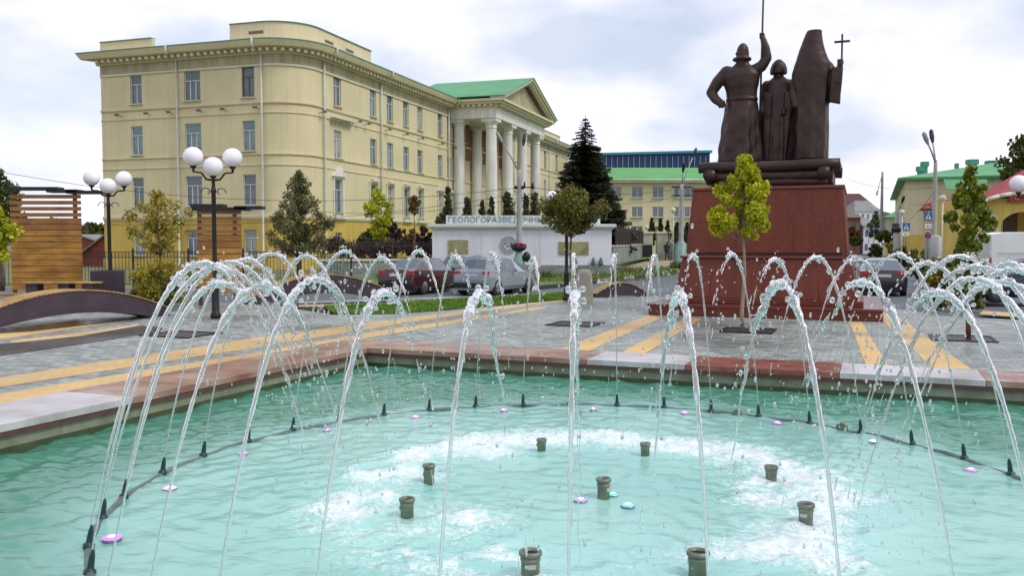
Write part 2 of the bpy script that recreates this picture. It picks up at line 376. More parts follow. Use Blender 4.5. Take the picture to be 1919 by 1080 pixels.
# road markings
def rm(pts, m=M_roadyellow, z=-.112): structure(sheet('road_marking', [onz(*p, -.11) for p in pts], z, m))
rm([(1614, 461), (1622, 462), (1690, 489), (1722, 504), (1712, 505), (1680, 490)])
rm([(560, 566), (1000, 551.5), (1000, 553.5), (560, 569)], M_rimwhite)
rm([(1600, 481), (1700, 483), (1700, 484.3), (1600, 482.2)], M_kerbwhite)
# lawn
lawn_pts = [onz(*p, 0) for p in [(606, 575), (800, 564), (1000, 553.5), (1056, 549), (1060, 561.5), (1000, 566), (840, 581.5), (746, 588.5), (627, 588)]]
structure(sheet('lawn', lawn_pts, .01, M_grass))
def grass_scatter(name, poly, n, h, m, z=0.01, wd=.02):
    xs = [p[0] for p in poly]; ys = [p[1] for p in poly]; mb = MB(); k = 0
    def inside(x, y):
        c = False; j = len(poly)-1
        for i in range(len(poly)):
            if (poly[i][1] > y) != (poly[j][1] > y) and x < (poly[j][0]-poly[i][0])*(y-poly[i][1])/(poly[j][1]-poly[i][1])+poly[i][0]: c = not c
            j = i
        return c
    while k < n:
        x = random.uniform(min(xs), max(xs)); y = random.uniform(min(ys), max(ys))
        if not inside(x, y): continue
        k += 1; a = random.uniform(0, 6.28); hh = h*random.uniform(.5, 1.3); dx, dy = math.cos(a)*wd, math.sin(a)*wd
        zz = z if not callable(z) else z(x, y)
        lx, ly = random.gauss(0, hh*.35), random.gauss(0, hh*.35)
        mb.add([(x-dx, y-dy, zz), (x+dx, y+dy, zz), (x+lx, y+ly, zz+hh)], [(0, 1, 2)])
    return tag(mb.build(name, m), kind='stuff')
grass_scatter('grass', [(p.x, p.y) for p in lawn_pts], 9000, .06, L_lawn)
# kerbs: near kerb of the lawn / road, painted far kerb
def kerb(pts, seg, mats, name='kerb', h=.15, wdt=.18, z=-.13, hole=1.0):
    mb = MB(); L_ = 0; acc = []
    P = [Vector((p.x, p.y, 0)) for p in pts]
    idx = 0
    for i in range(len(P)-1):
        d = P[i+1]-P[i]; n = max(1, round(d.length/seg)); t = d.normalized(); nn = Vector((-t.y, t.x, 0))
        for k in range(n):
            a = P[i]+d*(k/n); e = d*(1/n)
            mb.obox(a+Z*z+e*.01, e*.98, nn*wdt, Z*h, idx % len(mats)); idx += 1
    return structure(mb.build(name, mats, bevel=.02))
kerb([onz(600, 576), onz(800, 564.5), onz(1000, 553.8), onz(1058, 549)], 1.0, [M_concrete])
kerb([onz(800, 541), onz(960, 543), onz(1057, 534), onz(1170, 522), onz(1270, 508.5), onz(1310, 505.5), onz(1400, 494)], 2.2, [M_kerbwhite, M_kerbblack], h=.2)
kerb([onz(1860, 560), onz(1790, 530), onz(1735, 505), onz(1690, 488), onz(1640, 470), onz(1609, 461)], 1.0, [M_kerbwhite, M_kerbwhite, M_kerbblack], h=.2)
# sloping verge behind the far kerb up to the walls
def slope(name, near, farp, m, smooth=True):
    mb = MB(); n = len(near); rows = 6; vs = []
    for r in range(rows+1):
        for i in range(n):
            a, b = near[i], farp[i]; p = a.lerp(b, r/rows)
            p.z += .04*noise.noise(p*.8); vs.append(p)
    fs = [(r*n+i, r*n+i+1, (r+1)*n+i+1, (r+1)*n+i) for r in range(rows) for i in range(n-1)]
    mb.add(vs, fs, 0, True); return structure(mb.build(name, m))
vn = [onz(400, 537), onz(800, 541), onz(960, 543), onz(1057, 534), onz(1170, 522), onz(1270, 508.5), onz(1310, 505.5), onz(1400, 494)]
vf = [Vector((-22, 50, .05)), aty(808, 523, 51.5), aty(980, 519, 52), aty(1090, 514, 53), aty(1150, 509, 54.5), aty(1215, 487, 84), aty(1300, 487, 86), aty(1400, 487, 86)]
slope('verge_bank', vn, vf, M_grass)
vf2 = [p + Vector((-.2 if i < 5 else .3, .5+i*.3, .02)) for i, p in enumerate(vf)]
pn = [aty(1060, 521, 50), aty(1130, 516, 52), aty(1190, 507, 60), aty(1290, 497, 76)]
pf = [aty(1060, 516, 52), aty(1150, 508.5, 55), aty(1200, 493, 75), aty(1300, 487.5, 85)]
pt = slope('footpath', [p+Z*.07 for p in pn], [p+Z*.07 for p in pf], M_dirtpath)
# upper terrace behind the walls (institute grounds)
sheetb = MB(); 
tp = [(-10.6, 51.6), (-5.2, 53.6), (6.4, 55.5), (15, 90), (33.5, 92), (95, 260), (-10.6, 260)]
structure(sheet('upper_lawn', tp, .55, M_grass))
# right verge with shrubs
rv = [onz(1860, 561), onz(1790, 531), onz(1737, 505), onz(1691, 488), onz(1641, 470), onz(1610, 461), onz(1700, 461), onz(1780, 480), onz(1850, 515), onz(1900, 545)]
structure(sheet('verge', rv, -.03, M_rough))
# ================================================================== FOUNTAIN BASIN
fb = empty('fountain_basin', PC, UA, 'square fountain basin with red and white granite rim sunk in the plaza', 'fountain basin')
def slabrun(i0, i1, side, cols):
    pass
RM = MB()
# slab spans along each side in local coords; side 0 = back (y=+), 1 = left (x=-), 2 = right, 3 = near
def slab(side, a, b, white=False):
    """a..b along the side, from inner edge HP-0.06 to outer"""
    i, o_ = HP-.07, outer
    if side == 0: c = ((a+b)/2, (i+o_)/2, .0); d = (b-a-.008, o_-i, .09)
    if side == 1: c = (-(i+o_)/2, (a+b)/2, .0); d = (o_-i, b-a-.008, .09)
    if side == 2: c = ((i+o_)/2, (a+b)/2, .0); d = (o_-i, b-a-.008, .09)
    if side == 3: c = ((a+b)/2, -(i+o_)/2, .0); d = (b-a-.008, o_-i, .09)
    RM.box(c, d)
def along(px, py):   # local coords of a pixel on the rim
    p = onz(px, py, .04)-PC; return p.dot(U), p.dot(V)
wx0 = along(1110, 670)[0]; wx1 = along(1287, 682)[0]; wx2 = along(1572, 703)[0]; wx3 = along(1852, 718)[0]
wyl = along(209, 742)[1]
def run(side, a, b, white=False, step=1.5):
    n = max(1, round((b-a)/step))
    for k in range(n): slab(side, a+(b-a)*k/n, a+(b-a)*(k+1)/n, white)
for sd_, a, b, wh, st_ in ((0, -outer, wx0, 0, 1.5), (0, wx0, wx1, 1, 9), (0, wx1, wx2, 0, 1.3), (0, wx2, wx3, 1, 9), (0, wx3, outer, 0, 1.5), (1, wyl, HP-.075, 0, 1.5), (1, wyl-2.6, wyl, 1, 9), (1, -HP+.075, wyl-2.6, 0, 1.5), (2, -HP+.075, HP-.075, 0, 1.5), (3, -outer, outer, 0, 1.5)):
    RM = MB(); run(sd_, a, b, bool(wh), st_); RM.build('pale_rim_slab' if wh else 'rim', M_rimwhite if wh else (M_rimred if (sd_, a) == (0, wx1) else M_rimpink), fb, bevel=.006)
# dark lip band under the slabs
i = HP-.055
for mbn, zz0, zz1, off, m in (('rim_lip', -.10, -.046, 0, M_rimedge), ('basin_wall', -.235, -.10, .05, M_poolwall), ('waterline_band', -.95, -.235, .045, M_algae)):
    mb = MB(); q = i+off; tck = .25
    mb.box((0, q+tck/2, (zz0+zz1)/2), (2*q, tck, zz1-zz0)); mb.box((0, -q-tck/2, (zz0+zz1)/2), (2*q, tck, zz1-zz0))
    mb.box((-q-tck/2, 0, (zz0+zz1)/2), (tck, 2*q+2*tck, zz1-zz0)); mb.box((q+tck/2, 0, (zz0+zz1)/2), (tck, 2*q+2*tck, zz1-zz0))
    mb.build(mbn, m, fb)
mb = MB(); mb.box((0, 0, -.98), (2*HP+.6, 2*HP+.6, .1)); mb.build('basin_floor', M_poolfloor, fb)
# ---- water surface (real displaced grid, foam as a surface mask)
NG = 420; q = HP-.012
ax = np.linspace(-q, q, NG); XX, YY = np.meshgrid(ax, ax, indexing='xy'); rr = np.hypot(XX, YY); th = np.arctan2(YY, XX)
h = np.zeros_like(XX)
for k in range(46):
    lam = RS.uniform(.16, .9); a = RS.uniform(0, 2*np.pi); amp = .0013*lam**.8*1.7
    h += amp*np.sin(2*np.pi/lam*(XX*np.cos(a)+YY*np.sin(a))+RS.uniform(0, 6.28)+1.2*np.sin(XX*1.3+k)+1.1*np.sin(YY*1.1-k))
for k in range(40):      # ripples running out from where the jets land
    a = 2*np.pi*k/40; cx, cy = 2.5*np.cos(a), 2.5*np.sin(a); d = np.hypot(XX-cx, YY-cy)
    h += .0042*np.sin(d*2*np.pi/.27-RS.uniform(0, 6))*np.exp(-d/2.2)
def nz(sc, seed, amp=1):
    """cheap value noise"""
    G = 64; g_ = np.random.RandomState(seed).rand(G, G); x = (XX*sc+100) % G; y = (YY*sc+100) % G
    x0 = x.astype(int) % G; y0 = y.astype(int) % G; fx = x-np.floor(x); fy = y-np.floor(y); fx = fx*fx*(3-2*fx); fy = fy*fy*(3-2*fy)
    return amp*((g_[x0, y0]*(1-fx)+g_[(x0+1) % G, y0]*fx)*(1-fy)+(g_[x0, (y0+1) % G]*(1-fx)+g_[(x0+1) % G, (y0+1) % G]*fx)*fy)
turb = nz(1.1, 1)*.5+nz(2.6, 2)*.3+nz(6, 3)*.2
wx_, wy_ = XX+.25*(nz(2.2, 31)-.5), YY+.25*(nz(2.2, 32)-.5)
rw = np.hypot(wx_, wy_)
ringf = np.exp(-((rw-2.15)/.58)**2)
foam = ringf*np.clip((turb-.31)*3.8, 0, 1)
for px, py in ((905, 850), (690, 935), (640, 960), (770, 890), (1160, 830), (1260, 842), (1440, 940), (1520, 1010), (880, 1030), (1570, 1060), (800, 1000), (1400, 905), (700, 900), (860, 975)):
    p = onz(px, py, WZ)-PC; a_, b_ = p.dot(U), p.dot(V); foam = np.maximum(foam, np.exp(-(((XX-a_)/.52)**2+((YY-b_)/.42)**2))*np.clip((turb-.14)*2.6, 0, 1))
foam = np.clip(foam, 0, 1)
milk = np.clip((5.3-rw)/1.7, 0, 1); milk = milk*milk*(3-2*milk)*.8+.2*np.clip(ringf*1.3, 0, 1)
for k in range(30): a = RS.uniform(0, 6.28); lam = RS.uniform(.13, .34); h += .0011*np.sin(2*np.pi/lam*(XX*np.cos(a)*.5+YY*np.sin(a))+RS.uniform(0, 6)+2*nz(.9, 50+k))*np.clip((rr-2.6)/2, .15, 1)
chop = (nz(7, 11)-.5)*.6+(nz(15, 12)-.5)*.4
h = h*(1.4-1.18*milk)+(nz(4.5, 71)-.5)*.007*milk+(nz(10, 72)-.5)*.004*milk+(nz(21, 73)-.5)*.0016*milk+chop*(.010+.085*foam)*np.clip(1.35-np.abs(rr-2.1)/2.4, 0.04, 1)+foam*.025
verts = np.stack([XX, YY, h+0], -1).reshape(-1, 3)
ii = np.arange(NG*NG).reshape(NG, NG); faces = np.stack([ii[:-1, :-1], ii[:-1, 1:], ii[1:, 1:], ii[1:, :-1]], -1).reshape(-1, 4)
me = bpy.data.meshes.new('water'); me.from_pydata(verts.tolist(), [], faces.tolist())
at2 = me.attributes.new('milk', 'FLOAT', 'POINT'); at2.data.foreach_set('value', milk.reshape(-1).astype(np.float32)); at = me.attributes.new('foam', 'FLOAT', 'POINT'); at.data.foreach_set('value', foam.reshape(-1).astype(np.float32))
me.polygons.foreach_set('use_smooth', [True]*len(faces))
water = bpy.data.objects.new('water', me); COL.objects.link(water); water.location = (PC.x, PC.y, WZ); water.rotation_euler = (0, 0, UA); structure(water)
mw = bpy.data.materials.new('fountain_water'); mw.use_nodes = True; t = mw.node_tree; p = t.nodes['Principled BSDF']; ln = t.links.new
o_ = [n for n in t.nodes if n.type == 'OUTPUT_MATERIAL'][0]
tcn = N(t, 'ShaderNodeTexCoord'); nn1 = N(t, 'ShaderNodeTexNoise'); nn1.inputs['Scale'].default_value = .5; nn1.inputs['Detail'].default_value = 4
ln(tcn.outputs['Object'], nn1.inputs[0])
rp = N(t, 'ShaderNodeValToRGB'); rp.color_ramp.elements[0].position = .35; rp.color_ramp.elements[1].position = .65
rp.color_ramp.elements[0].color = (.36, .72, .64, 1); rp.color_ramp.elements[1].color = (.49, .82, .74, 1)
ln(nn1.outputs[0], rp.inputs[0])
p.inputs['Roughness'].default_value = .03; p.inputs['IOR'].default_value = 1.33; p.inputs['Alpha'].default_value = .80
am = N(t, 'ShaderNodeAttribute', attribute_name='milk'); mxm = N(t, 'ShaderNodeMixRGB'); mxm.inputs[1].default_value = (.09, .31, .21, 1)
ln(am.outputs['Fac'], mxm.inputs[0]); ln(rp.outputs[0], mxm.inputs[2]); ln(mxm.outputs[0], p.inputs['Base Color'])
nb = N(t, 'ShaderNodeTexNoise'); nb.inputs['Scale'].default_value = 9; nb.inputs['Detail'].default_value = 6
mpp = N(t, 'ShaderNodeMapping'); mpp.inputs['Scale'].default_value = (1, 1.6, 1); ln(tcn.outputs['Object'], mpp.inputs[0]); ln(mpp.outputs[0], nb.inputs[0])
bmp = N(t, 'ShaderNodeBump'); bmp.inputs['Strength'].default_value = .5; bmp.inputs['Distance'].default_value = .018; ln(nb.outputs[0], bmp.inputs['Height']); ln(bmp.outputs[0], p.inputs['Normal'])
atn = N(t, 'ShaderNodeAttribute', attribute_name='foam')
fn = N(t, 'ShaderNodeTexNoise'); fn.inputs['Scale'].default_value = 15; fn.inputs['Detail'].default_value = 10; fn.inputs['Roughness'].default_value = .72; fn.inputs['Distortion'].default_value = .8
ln(tcn.outputs['Object'], fn.inputs[0])
m1 = N(t, 'ShaderNodeMath', operation='MULTIPLY_ADD'); m1.inputs[1].default_value = 1.0; m1.inputs[2].default_value = -.52; ln(fn.outputs[0], m1.inputs[0])
m1b = N(t, 'ShaderNodeMath', operation='MULTIPLY'); m1b.inputs[1].default_value = 2.6; ln(m1.outputs[0], m1b.inputs[0])
m2 = N(t, 'ShaderNodeMath', operation='ADD'); ln(m1b.outputs[0], m2.inputs[0]); ln(atn.outputs['Fac'], m2.inputs[1])
m3 = N(t, 'ShaderNodeMapRange'); m3.inputs[1].default_value = .40; m3.inputs[2].default_value = 1.05; ln(m2.outputs[0], m3.inputs[0])
m4 = N(t, 'ShaderNodeMath', operation='MULTIPLY'); ln(m3.outputs[0], m4.inputs[0])
m5 = N(t, 'ShaderNodeMapRange'); m5.inputs[1].default_value = .03; m5.inputs[2].default_value = .3; ln(atn.outputs['Fac'], m5.inputs[0]); ln(m5.outputs[0], m4.inputs[1])
m6 = N(t, 'ShaderNodeMath', operation='MULTIPLY'); m6.inputs[1].default_value = .9; ln(m4.outputs[0], m6.inputs[0])
df = N(t, 'ShaderNodeBsdfPrincipled'); df.inputs['Base Color'].default_value = (.86, .88, .90, 1); df.inputs['Roughness'].default_value = .35
ln(bmp.outputs[0], df.inputs['Normal'])
ms_ = N(t, 'ShaderNodeMixShader'); ln(m6.outputs[0], ms_.inputs[0]); ln(p.outputs[0], ms_.inputs[1]); ln(df.outputs[0], ms_.inputs[2]); ln(ms_.outputs[0], o_.inputs[0]); water.data.materials.append(mw)
# ---- ring pipe with nozzles (one thing), centred
RR = 4.22
pr = empty('fountain_pipe_ring', (PC.x, PC.y, WZ), 0, 'ring of grey pipe lying at the water surface with dark jet nozzles standing on it', 'pipe ring')
mb = MB(); pts = [(RR*math.cos(2*math.pi*k/96), RR*math.sin(2*math.pi*k/96), -.008+.012*math.sin(k*1.7)) for k in range(97)]
mb.tube(pts, .030, 10, caps=False); mb.build('pipe', M_hose, pr)
JA = [88.7, 97.7, 106.9, 116, 125, 134, 143.5, 153, 163, 173, 184.2, 192.6, 202.2, 210.3, 218.5, 227.2, 236.2, 245.5, 254.8, 263.6, 272.8, 281.8, 290.9, 300.1, 309.4, 318.7, 328, 337.3, 346.6, 356.2, 6.2, 15.2, 25, 34.4, 43.8, 53.2, 62, 70.8, 79.7]
NJ = len(JA)
nozm = None
nmb = MB(); nmb.lathe([(.040, -.02), (.042, .03), (.028, .035), (.024, .05), (.020, .12), (.012, .165), (.010, .17)], n=10)
for k in range(NJ):
    a = R(JA[k])
    if nozm is None: nz_o = nmb.build('nozzle', M_nozblack, pr); nozm = nz_o.data
    else: nz_o = bpy.data.objects.new('nozzle', nozm); COL.objects.link(nz_o); nz_o.parent = pr
    nz_o.location = (RR*math.cos(a), RR*math.sin(a), 0)
    nz_o.rotation_euler = (0, -R(9), a)
for px in (1381, 1578):
    p_ = onz(px, 780 if px < 1500 else 806, WZ)-PC; mb = MB(); mb.box((0, 0, .02), (.07, .12, .1), p_.to_2d().angle_signed(Vector((1, 0)))); mb.ball((0, 0, .08), .035, 8)
    b_ = mb.build('pipe_clamp', M_nozzle, pr); b_.location = (p_.x, p_.y, -.01)
# ---- upright geyser pipes
def geyser(px, py, Ht, r, label):
    p_ = onz(px, py, WZ); r *= .87; Ht *= .95
    e = empty('geyser_nozzle', (p_.x, p_.y, WZ), random.uniform(0, 6), label, 'fountain nozzle', 'idle upright nozzles in the middle of the pool')
    mb = MB(); n = 24
    mb.lathe([(r*.95, -.35), (r*.95, Ht*.62), (r*1.04, Ht*.66), (r*1.04, Ht*.72), (r*.97, Ht*.75), (r*.97, Ht-.035)], n=n)
    mb.build('barrel', M_nozzle, e)
    mb = MB(); prof = [(r*.97, Ht-.035), (r*1.16, Ht-.028), (r*1.2, Ht-.014), (r*1.14, Ht), (r*.86, Ht+.002), (r*.78, Ht-.02)]
    mb.lathe(prof, n=n); mb.f = mb.f[:-2]; mb.m = mb.m[:-2]; mb.sm = mb.sm[:-2]; mb.build('collar', M_nozzle, e)
    mb = MB(); mb.lathe([(r*.80, Ht-.10), (r*.80, Ht-.018)], n=n); mb.build('bore', M_nozdark, e)
    mb = MB(); mb.box((r*.99, 0, Ht*.5), (.012, .055, .03)); mb.build('plate', M_rimwhite, e)
for a in [(1015, 846, .145, .056, 'upright bronze nozzle at the far left edge of the foam ring, nearest the white wall'),
          (1209, 856, .155, .056, 'upright bronze nozzle at the far side of the pool, straight ahead of the monument corner'),
          (804, 908, .20, .060, 'leaning-looking upright nozzle with a stream passing its left side, far left of the group'),
          (1445, 904, .165, .064, 'upright bronze nozzle farthest right in the back half of the group'),
          (763, 970, .17, .066, 'leftmost upright bronze nozzle, standing in white foam'),
          (1510, 984, .185, .068, 'rightmost upright bronze nozzle of the group, in front of streaky foam'),
          (994, 1082, .19, .078, 'large upright nozzle at the bottom left edge of the view, cut by the frame'),
          (1308, 1082, .19, .078, 'large upright nozzle at the bottom right edge of the view with a stream crossing it')]:
    geyser(*a)
geyser(1131, 936, .20, .067, 'central upright nozzle with three coloured lamps around its foot')
# ---- underwater lamps
def emis(name, c, s):
    m = bpy.data.materials.new(name); m.use_nodes = True; p = m.node_tree.nodes['Principled BSDF']
    p.inputs['Base Color'].default_value = (*[min(1, x) for x in c], 1); p.inputs['Emission Color'].default_value = (*c, 1); p.inputs['Emission Strength'].default_value = s; return m
EM = {'magenta': emis('lamp_magenta', (.75, .12, 1), 1.3), 'violet': emis('lamp_violet', (.30, .18, 1), 1.2), 'green': emis('lamp_green', (.05, 1, .45), 1.3), 'blue': emis('lamp_blue', (.08, .35, 1), 1.4),
      'pink': emis('lamp_pink', (1, .3, .8), 1.3), 'red': emis('lamp_red', (1, .15, .25), 1.0), 'lilac': emis('lamp_lilac', (.55, .5, 1), 1.3)}
EMW = emis('lamp_core_white', (1, .85, 1), 2.2)
for px, py, c, r, lab in ((210, 1008, 'magenta', .072, 'glowing magenta pool lamp closest to the bottom left corner'), (318, 915, 'pink', .062, 'pink pool lamp second from the near left end of the ring'),
        (456, 850, 'magenta', .05, 'magenta pool lamp on the left of the ring below the third nozzle'), (612, 806, 'magenta', .045, 'small magenta lamp just left of the long back curve of the pipe'),
        (779, 782, 'magenta', .052, 'bright magenta lamp left of centre along the back of the ring'), (944, 769, 'magenta', .05, 'magenta lamp between two back nozzles left of the tall middle jet'),
        (1112, 767, 'red', .045, 'red pool lamp at the back of the ring, the only red one'), (1283, 774, 'magenta', .055, 'purple lamp at the back of the ring, right of the tallest middle jet'),
        (1457, 793, 'magenta', .052, 'deep purple lamp on the back right curve'), (1637, 827, 'lilac', .052, 'pale lilac lamp on the right curve of the ring'),
        (1820, 881, 'magenta', .058, 'magenta lamp close to the right edge of the view'), (1088, 937, 'violet', .06, 'violet lamp left of the central nozzle'),
        (1149, 927, 'green', .045, 'green lamp at the right foot of the central nozzle'), (1177, 947, 'blue', .06, 'blue lamp right of the central nozzle')):
    p_ = onz(px, py, WZ+.02)
    e = empty('pool_lamp', (p_.x, p_.y, WZ), 0, lab, 'pool lamp', 'coloured lamps at the water surface')
    mb = MB(); mb.lathe([(r*.9, -.06), (r*1.0, .0), (r*1.02, .010), (r*1.0, .018)], n=18); mb.build('housing', M_chrome, e)
    mb = MB(); mb.lathe([(r*1.0, .018), (r*.8, .024), (r*.45, .03)], n=18); mb.build('lens', EM[c], e)
    mb = MB(); mb.lathe([(r*.44, .030), (r*.28, .034), (.002, .035)], n=12); mb.build('diode', EMW, e)
# ---- water jets
mj = bpy.data.materials.new('jet_water'); mj.use_nodes = True; t = mj.node_tree; t.nodes.clear(); ln = t.links.new
o_ = N(t, 'ShaderNodeOutputMaterial'); gl = N(t, 'ShaderNodeBsdfGlass'); gl.inputs['IOR'].default_value = 1.33; gl.inputs['Roughness'].default_value = .0
gl.inputs['Color'].default_value = (1, 1, 1, 1)
df = N(t, 'ShaderNodeBsdfPrincipled'); df.inputs['Base Color'].default_value = (.90, .91, .93, 1); df.inputs['Roughness'].default_value = .08; df.inputs['Specular IOR Level'].default_value = 1
tr = N(t, 'ShaderNodeBsdfTransparent'); tr.inputs[0].default_value = (.95, 1, .99, 1)
nzz = N(t, 'ShaderNodeTexNoise'); nzz.inputs['Scale'].default_value = 28; nzz.inputs['Detail'].default_value = 3; tcn = N(t, 'ShaderNodeTexCoord'); ln(tcn.outputs['Object'], nzz.inputs[0])
bb = N(t, 'ShaderNodeBump'); bb.inputs['Strength'].default_value = .35; bb.inputs['Distance'].default_value = .012; ln(nzz.outputs[0], bb.inputs['Height']); ln(bb.outputs[0], gl.inputs['Normal']); ln(bb.outputs[0], df.inputs['Normal'])
x1 = N(t, 'ShaderNodeMixShader'); x1.inputs[0].default_value = .20; ln(gl.outputs[0], x1.inputs[1]); ln(df.outputs[0], x1.inputs[2])
x2 = N(t, 'ShaderNodeMixShader'); x2.inputs[0].default_value = .14; ln(x1.outputs[0], x2.inputs[1]); ln(tr.outputs[0], x2.inputs[2]); ln(x2.outputs[0], o_.inputs[0])
def jet(k):
    a = R(JA[k]); rnd = random.Random(100+k)
    r0 = RR-.02; ca, sa = math.cos(a), math.sin(a)
    fr_ = max(0, min(1, (-sa-.25)/.45)); rng = (1.84-.30*fr_)*rnd.uniform(.94, 1.06); H = (2.06-.07*fr_)*rnd.uniform(.96, 1.03)
    def P(s, n1=0):
        z = .17 + 4*H*s*(1-s)-(.17*s)
        rad = r0 - rng*s
        return Vector((rad*ca, rad*sa, z))
    seg = 190; pts = []; rs = []; mb = MB()
    side = Vector((-sa, ca, 0)); send = rnd.choice((rnd.uniform(.56, .66), rnd.uniform(.72, .97), rnd.uniform(.72, .97)))
    def nv(s, f, c): return noise.noise(Vector((s*f, k*2.7, c)))
    for i in range(seg+1):
        s = i/seg*send
        amp = .002+.030*max(0, s-.22)
        pts.append(P(s)+side*(nv(s, 14, 0)+.5*nv(s, 36, 5))*amp+Z*(nv(s, 17, 7)+.5*nv(s, 38, 9))*amp)
        g = min(1, s/.42)
        base = (.0066+.0152*g**1.5)*(1-.72*max(0, min(1, (s-.52)/.25)))
        bead = 1+(.10+.85*g)*nv(s, 38, 3)+(.05+.50*g*g)*nv(s, 84, 13)
        if s > send-.05: base *= max(.15, (send-s)/.05)
        rs.append(max(.003, base*bead))
    mb.tube(pts, rs, 9)
    # twin strand peeling off near the crest
    if k % 3 != 1:
        s0_ = rnd.uniform(.30, .42); s1_ = s0_+rnd.uniform(.16, .26); P2, R2 = [], []
        for i in range(40):
            u = i/39; s = s0_+(s1_-s0_)*u; P2.append(P(s)+side*(.028*u*rnd.choice((-1, 1)) if False else .03*u*(1 if k % 2 else -1)+.012*nv(s, 40, 21))+Z*(-.03*u*u+.014*nv(s, 44, 23))); R2.append(max(.002, .012*math.sin(math.pi*min(1, u+.08))*(1+.9*nv(s, 110, 25))))
        mb.tube(P2, R2, 7)
    # broken stream: separate ligaments and drops that follow the falling path
    def lig(c, d, L_, r_):
        n = 8; pp = [c+d*L_*(q/(n-1)-.5)+side*rnd.gauss(0, r_*.12) for q in range(n)]
        rr2 = [r_*max(.08, math.sin(math.pi*min(1, (q+.4)/n))**.8*(.45+.75*q/n)) for q in range(n)]
        mb.tube(pp, rr2, 7)
    s = min(send-.02, .60)
    while s < .985:
        f = (s-.55)/.45; c = P(s)+side*rnd.gauss(0, .012+.045*f)+Z*rnd.gauss(0, .012)+Vector((ca, sa, 0))*rnd.gauss(0, .012+.04*f)
        d = (P(s+.01)-P(s)).normalized(); r_ = rnd.uniform(.006, .0165)*(1.1-.45*f)
        if c.z > .02:
            if rnd.random() < .45: lig(c, d, rnd.uniform(.05, .17), r_*.8)
            else: mb.ball(c, r_, 8, sz=rnd.uniform(1, 1.7))
        s += rnd.uniform(.006, .030)
    for j in range(16):
        s = rnd.uniform(.34, .62); r_ = abs(rnd.gauss(.012, .008))+.003; c = P(s)+side*rnd.gauss(0, .024)+Z*rnd.gauss(.006, .03)+Vector((ca, sa, 0))*rnd.gauss(0, .02)
        mb.ball(c, min(.019, r_), 10, sz=rnd.uniform(.8, 1.3))
    for j in range(18):
        s = rnd.uniform(.5, 1.0); r_ = rnd.uniform(.003, .011); c = P(s)+Vector((rnd.gauss(0, .08), rnd.gauss(0, .08), rnd.gauss(0, .12)))
        if c.z > .02: mb.ball(c, r_, 8, sz=rnd.uniform(1, 2.0))
    d = math.degrees(a) % 360
    return mb
def ordi(n): return ['first', 'second', 'third', 'fourth', 'fifth', 'sixth', 'seventh', 'eighth', 'ninth', 'tenth', 'eleventh', 'twelfth', 'thirteenth', 'fourteenth'][n-1]
front_vis = {}
arcs = []
for k in range(NJ):
    a = JA[k]
    arcs.append((k, a))
back = sorted([x for x in arcs if 30 < x[1] < 150], key=lambda x: -x[1])
lefts = sorted([x for x in arcs if 150 <= x[1] < 222], key=lambda x: x[1])
rights = sorted([x for x in arcs if x[1] <= 30 or x[1] >= 318], key=lambda x: (x[1]+180) % 360, reverse=True)
fronts = sorted([x for x in arcs if 222 <= x[1] < 318], key=lambda x: x[1])
lab = {}
for n_, x in enumerate(back): lab[x[0]] = f'thin distant water jet on the far side of the ring, {ordi(n_+1)} from the left'
for n_, x in enumerate(lefts): lab[x[0]] = f'water jet arching right from the left side of the ring, {ordi(n_+1)} from the back'
for n_, x in enumerate(rights): lab[x[0]] = f'water jet arching left from the right side of the ring, {ordi(n_+1)} from the back'
for n_, x in enumerate(fronts): lab[x[0]] = f'thick near water jet rising from below the view, {ordi(n_+1)} from the left'
for k in range(NJ):
    o = jet(k).build('water_jet', mj, smooth=True); o.location = (PC.x, PC.y, WZ)
    tag(o, lab[k], 'water jet', 'arching jets of the fountain')
# loose drops and splashes
mb = MB()
ico = bmesh.new(); bmesh.ops.create_icosphere(ico, subdivisions=1, radius=1); iv = [v.co.copy() for v in ico.verts]; jf = [tuple(v.index for v in f.verts) for f in ico.faces]; ico.free()
def drop(c, r, sz):
    mb.add([(c[0]+v.x*r, c[1]+v.y*r, c[2]+v.z*r*sz) for v in iv], jf, 0, True)
for i in range(760):
    a = random.uniform(0, 6.283); r = random.gauss(2.75, .32); z = 2.0*random.random()**1.4
    if random.random() < .2: r = random.gauss(2.9, .25); z = random.uniform(1.2, 2.0)
    drop((r*math.cos(a), r*math.sin(a), z+.02), random.uniform(.004, .013), random.uniform(1, 2.6))
for i in range(1500):   # low spray over the foam
    a = random.uniform(0, 6.283); r = random.gauss(2.3, .36); z = abs(random.gauss(0, .08))
    drop((r*math.cos(a), r*math.sin(a), z+.01), random.uniform(.002, .007), random.uniform(.8, 1.6))
o = mb.build('water_spray', mj); o.location = (PC.x, PC.y, WZ); tag(o, 'loose drops and low splashes falling over the foam ring', 'water drops', kind='stuff')
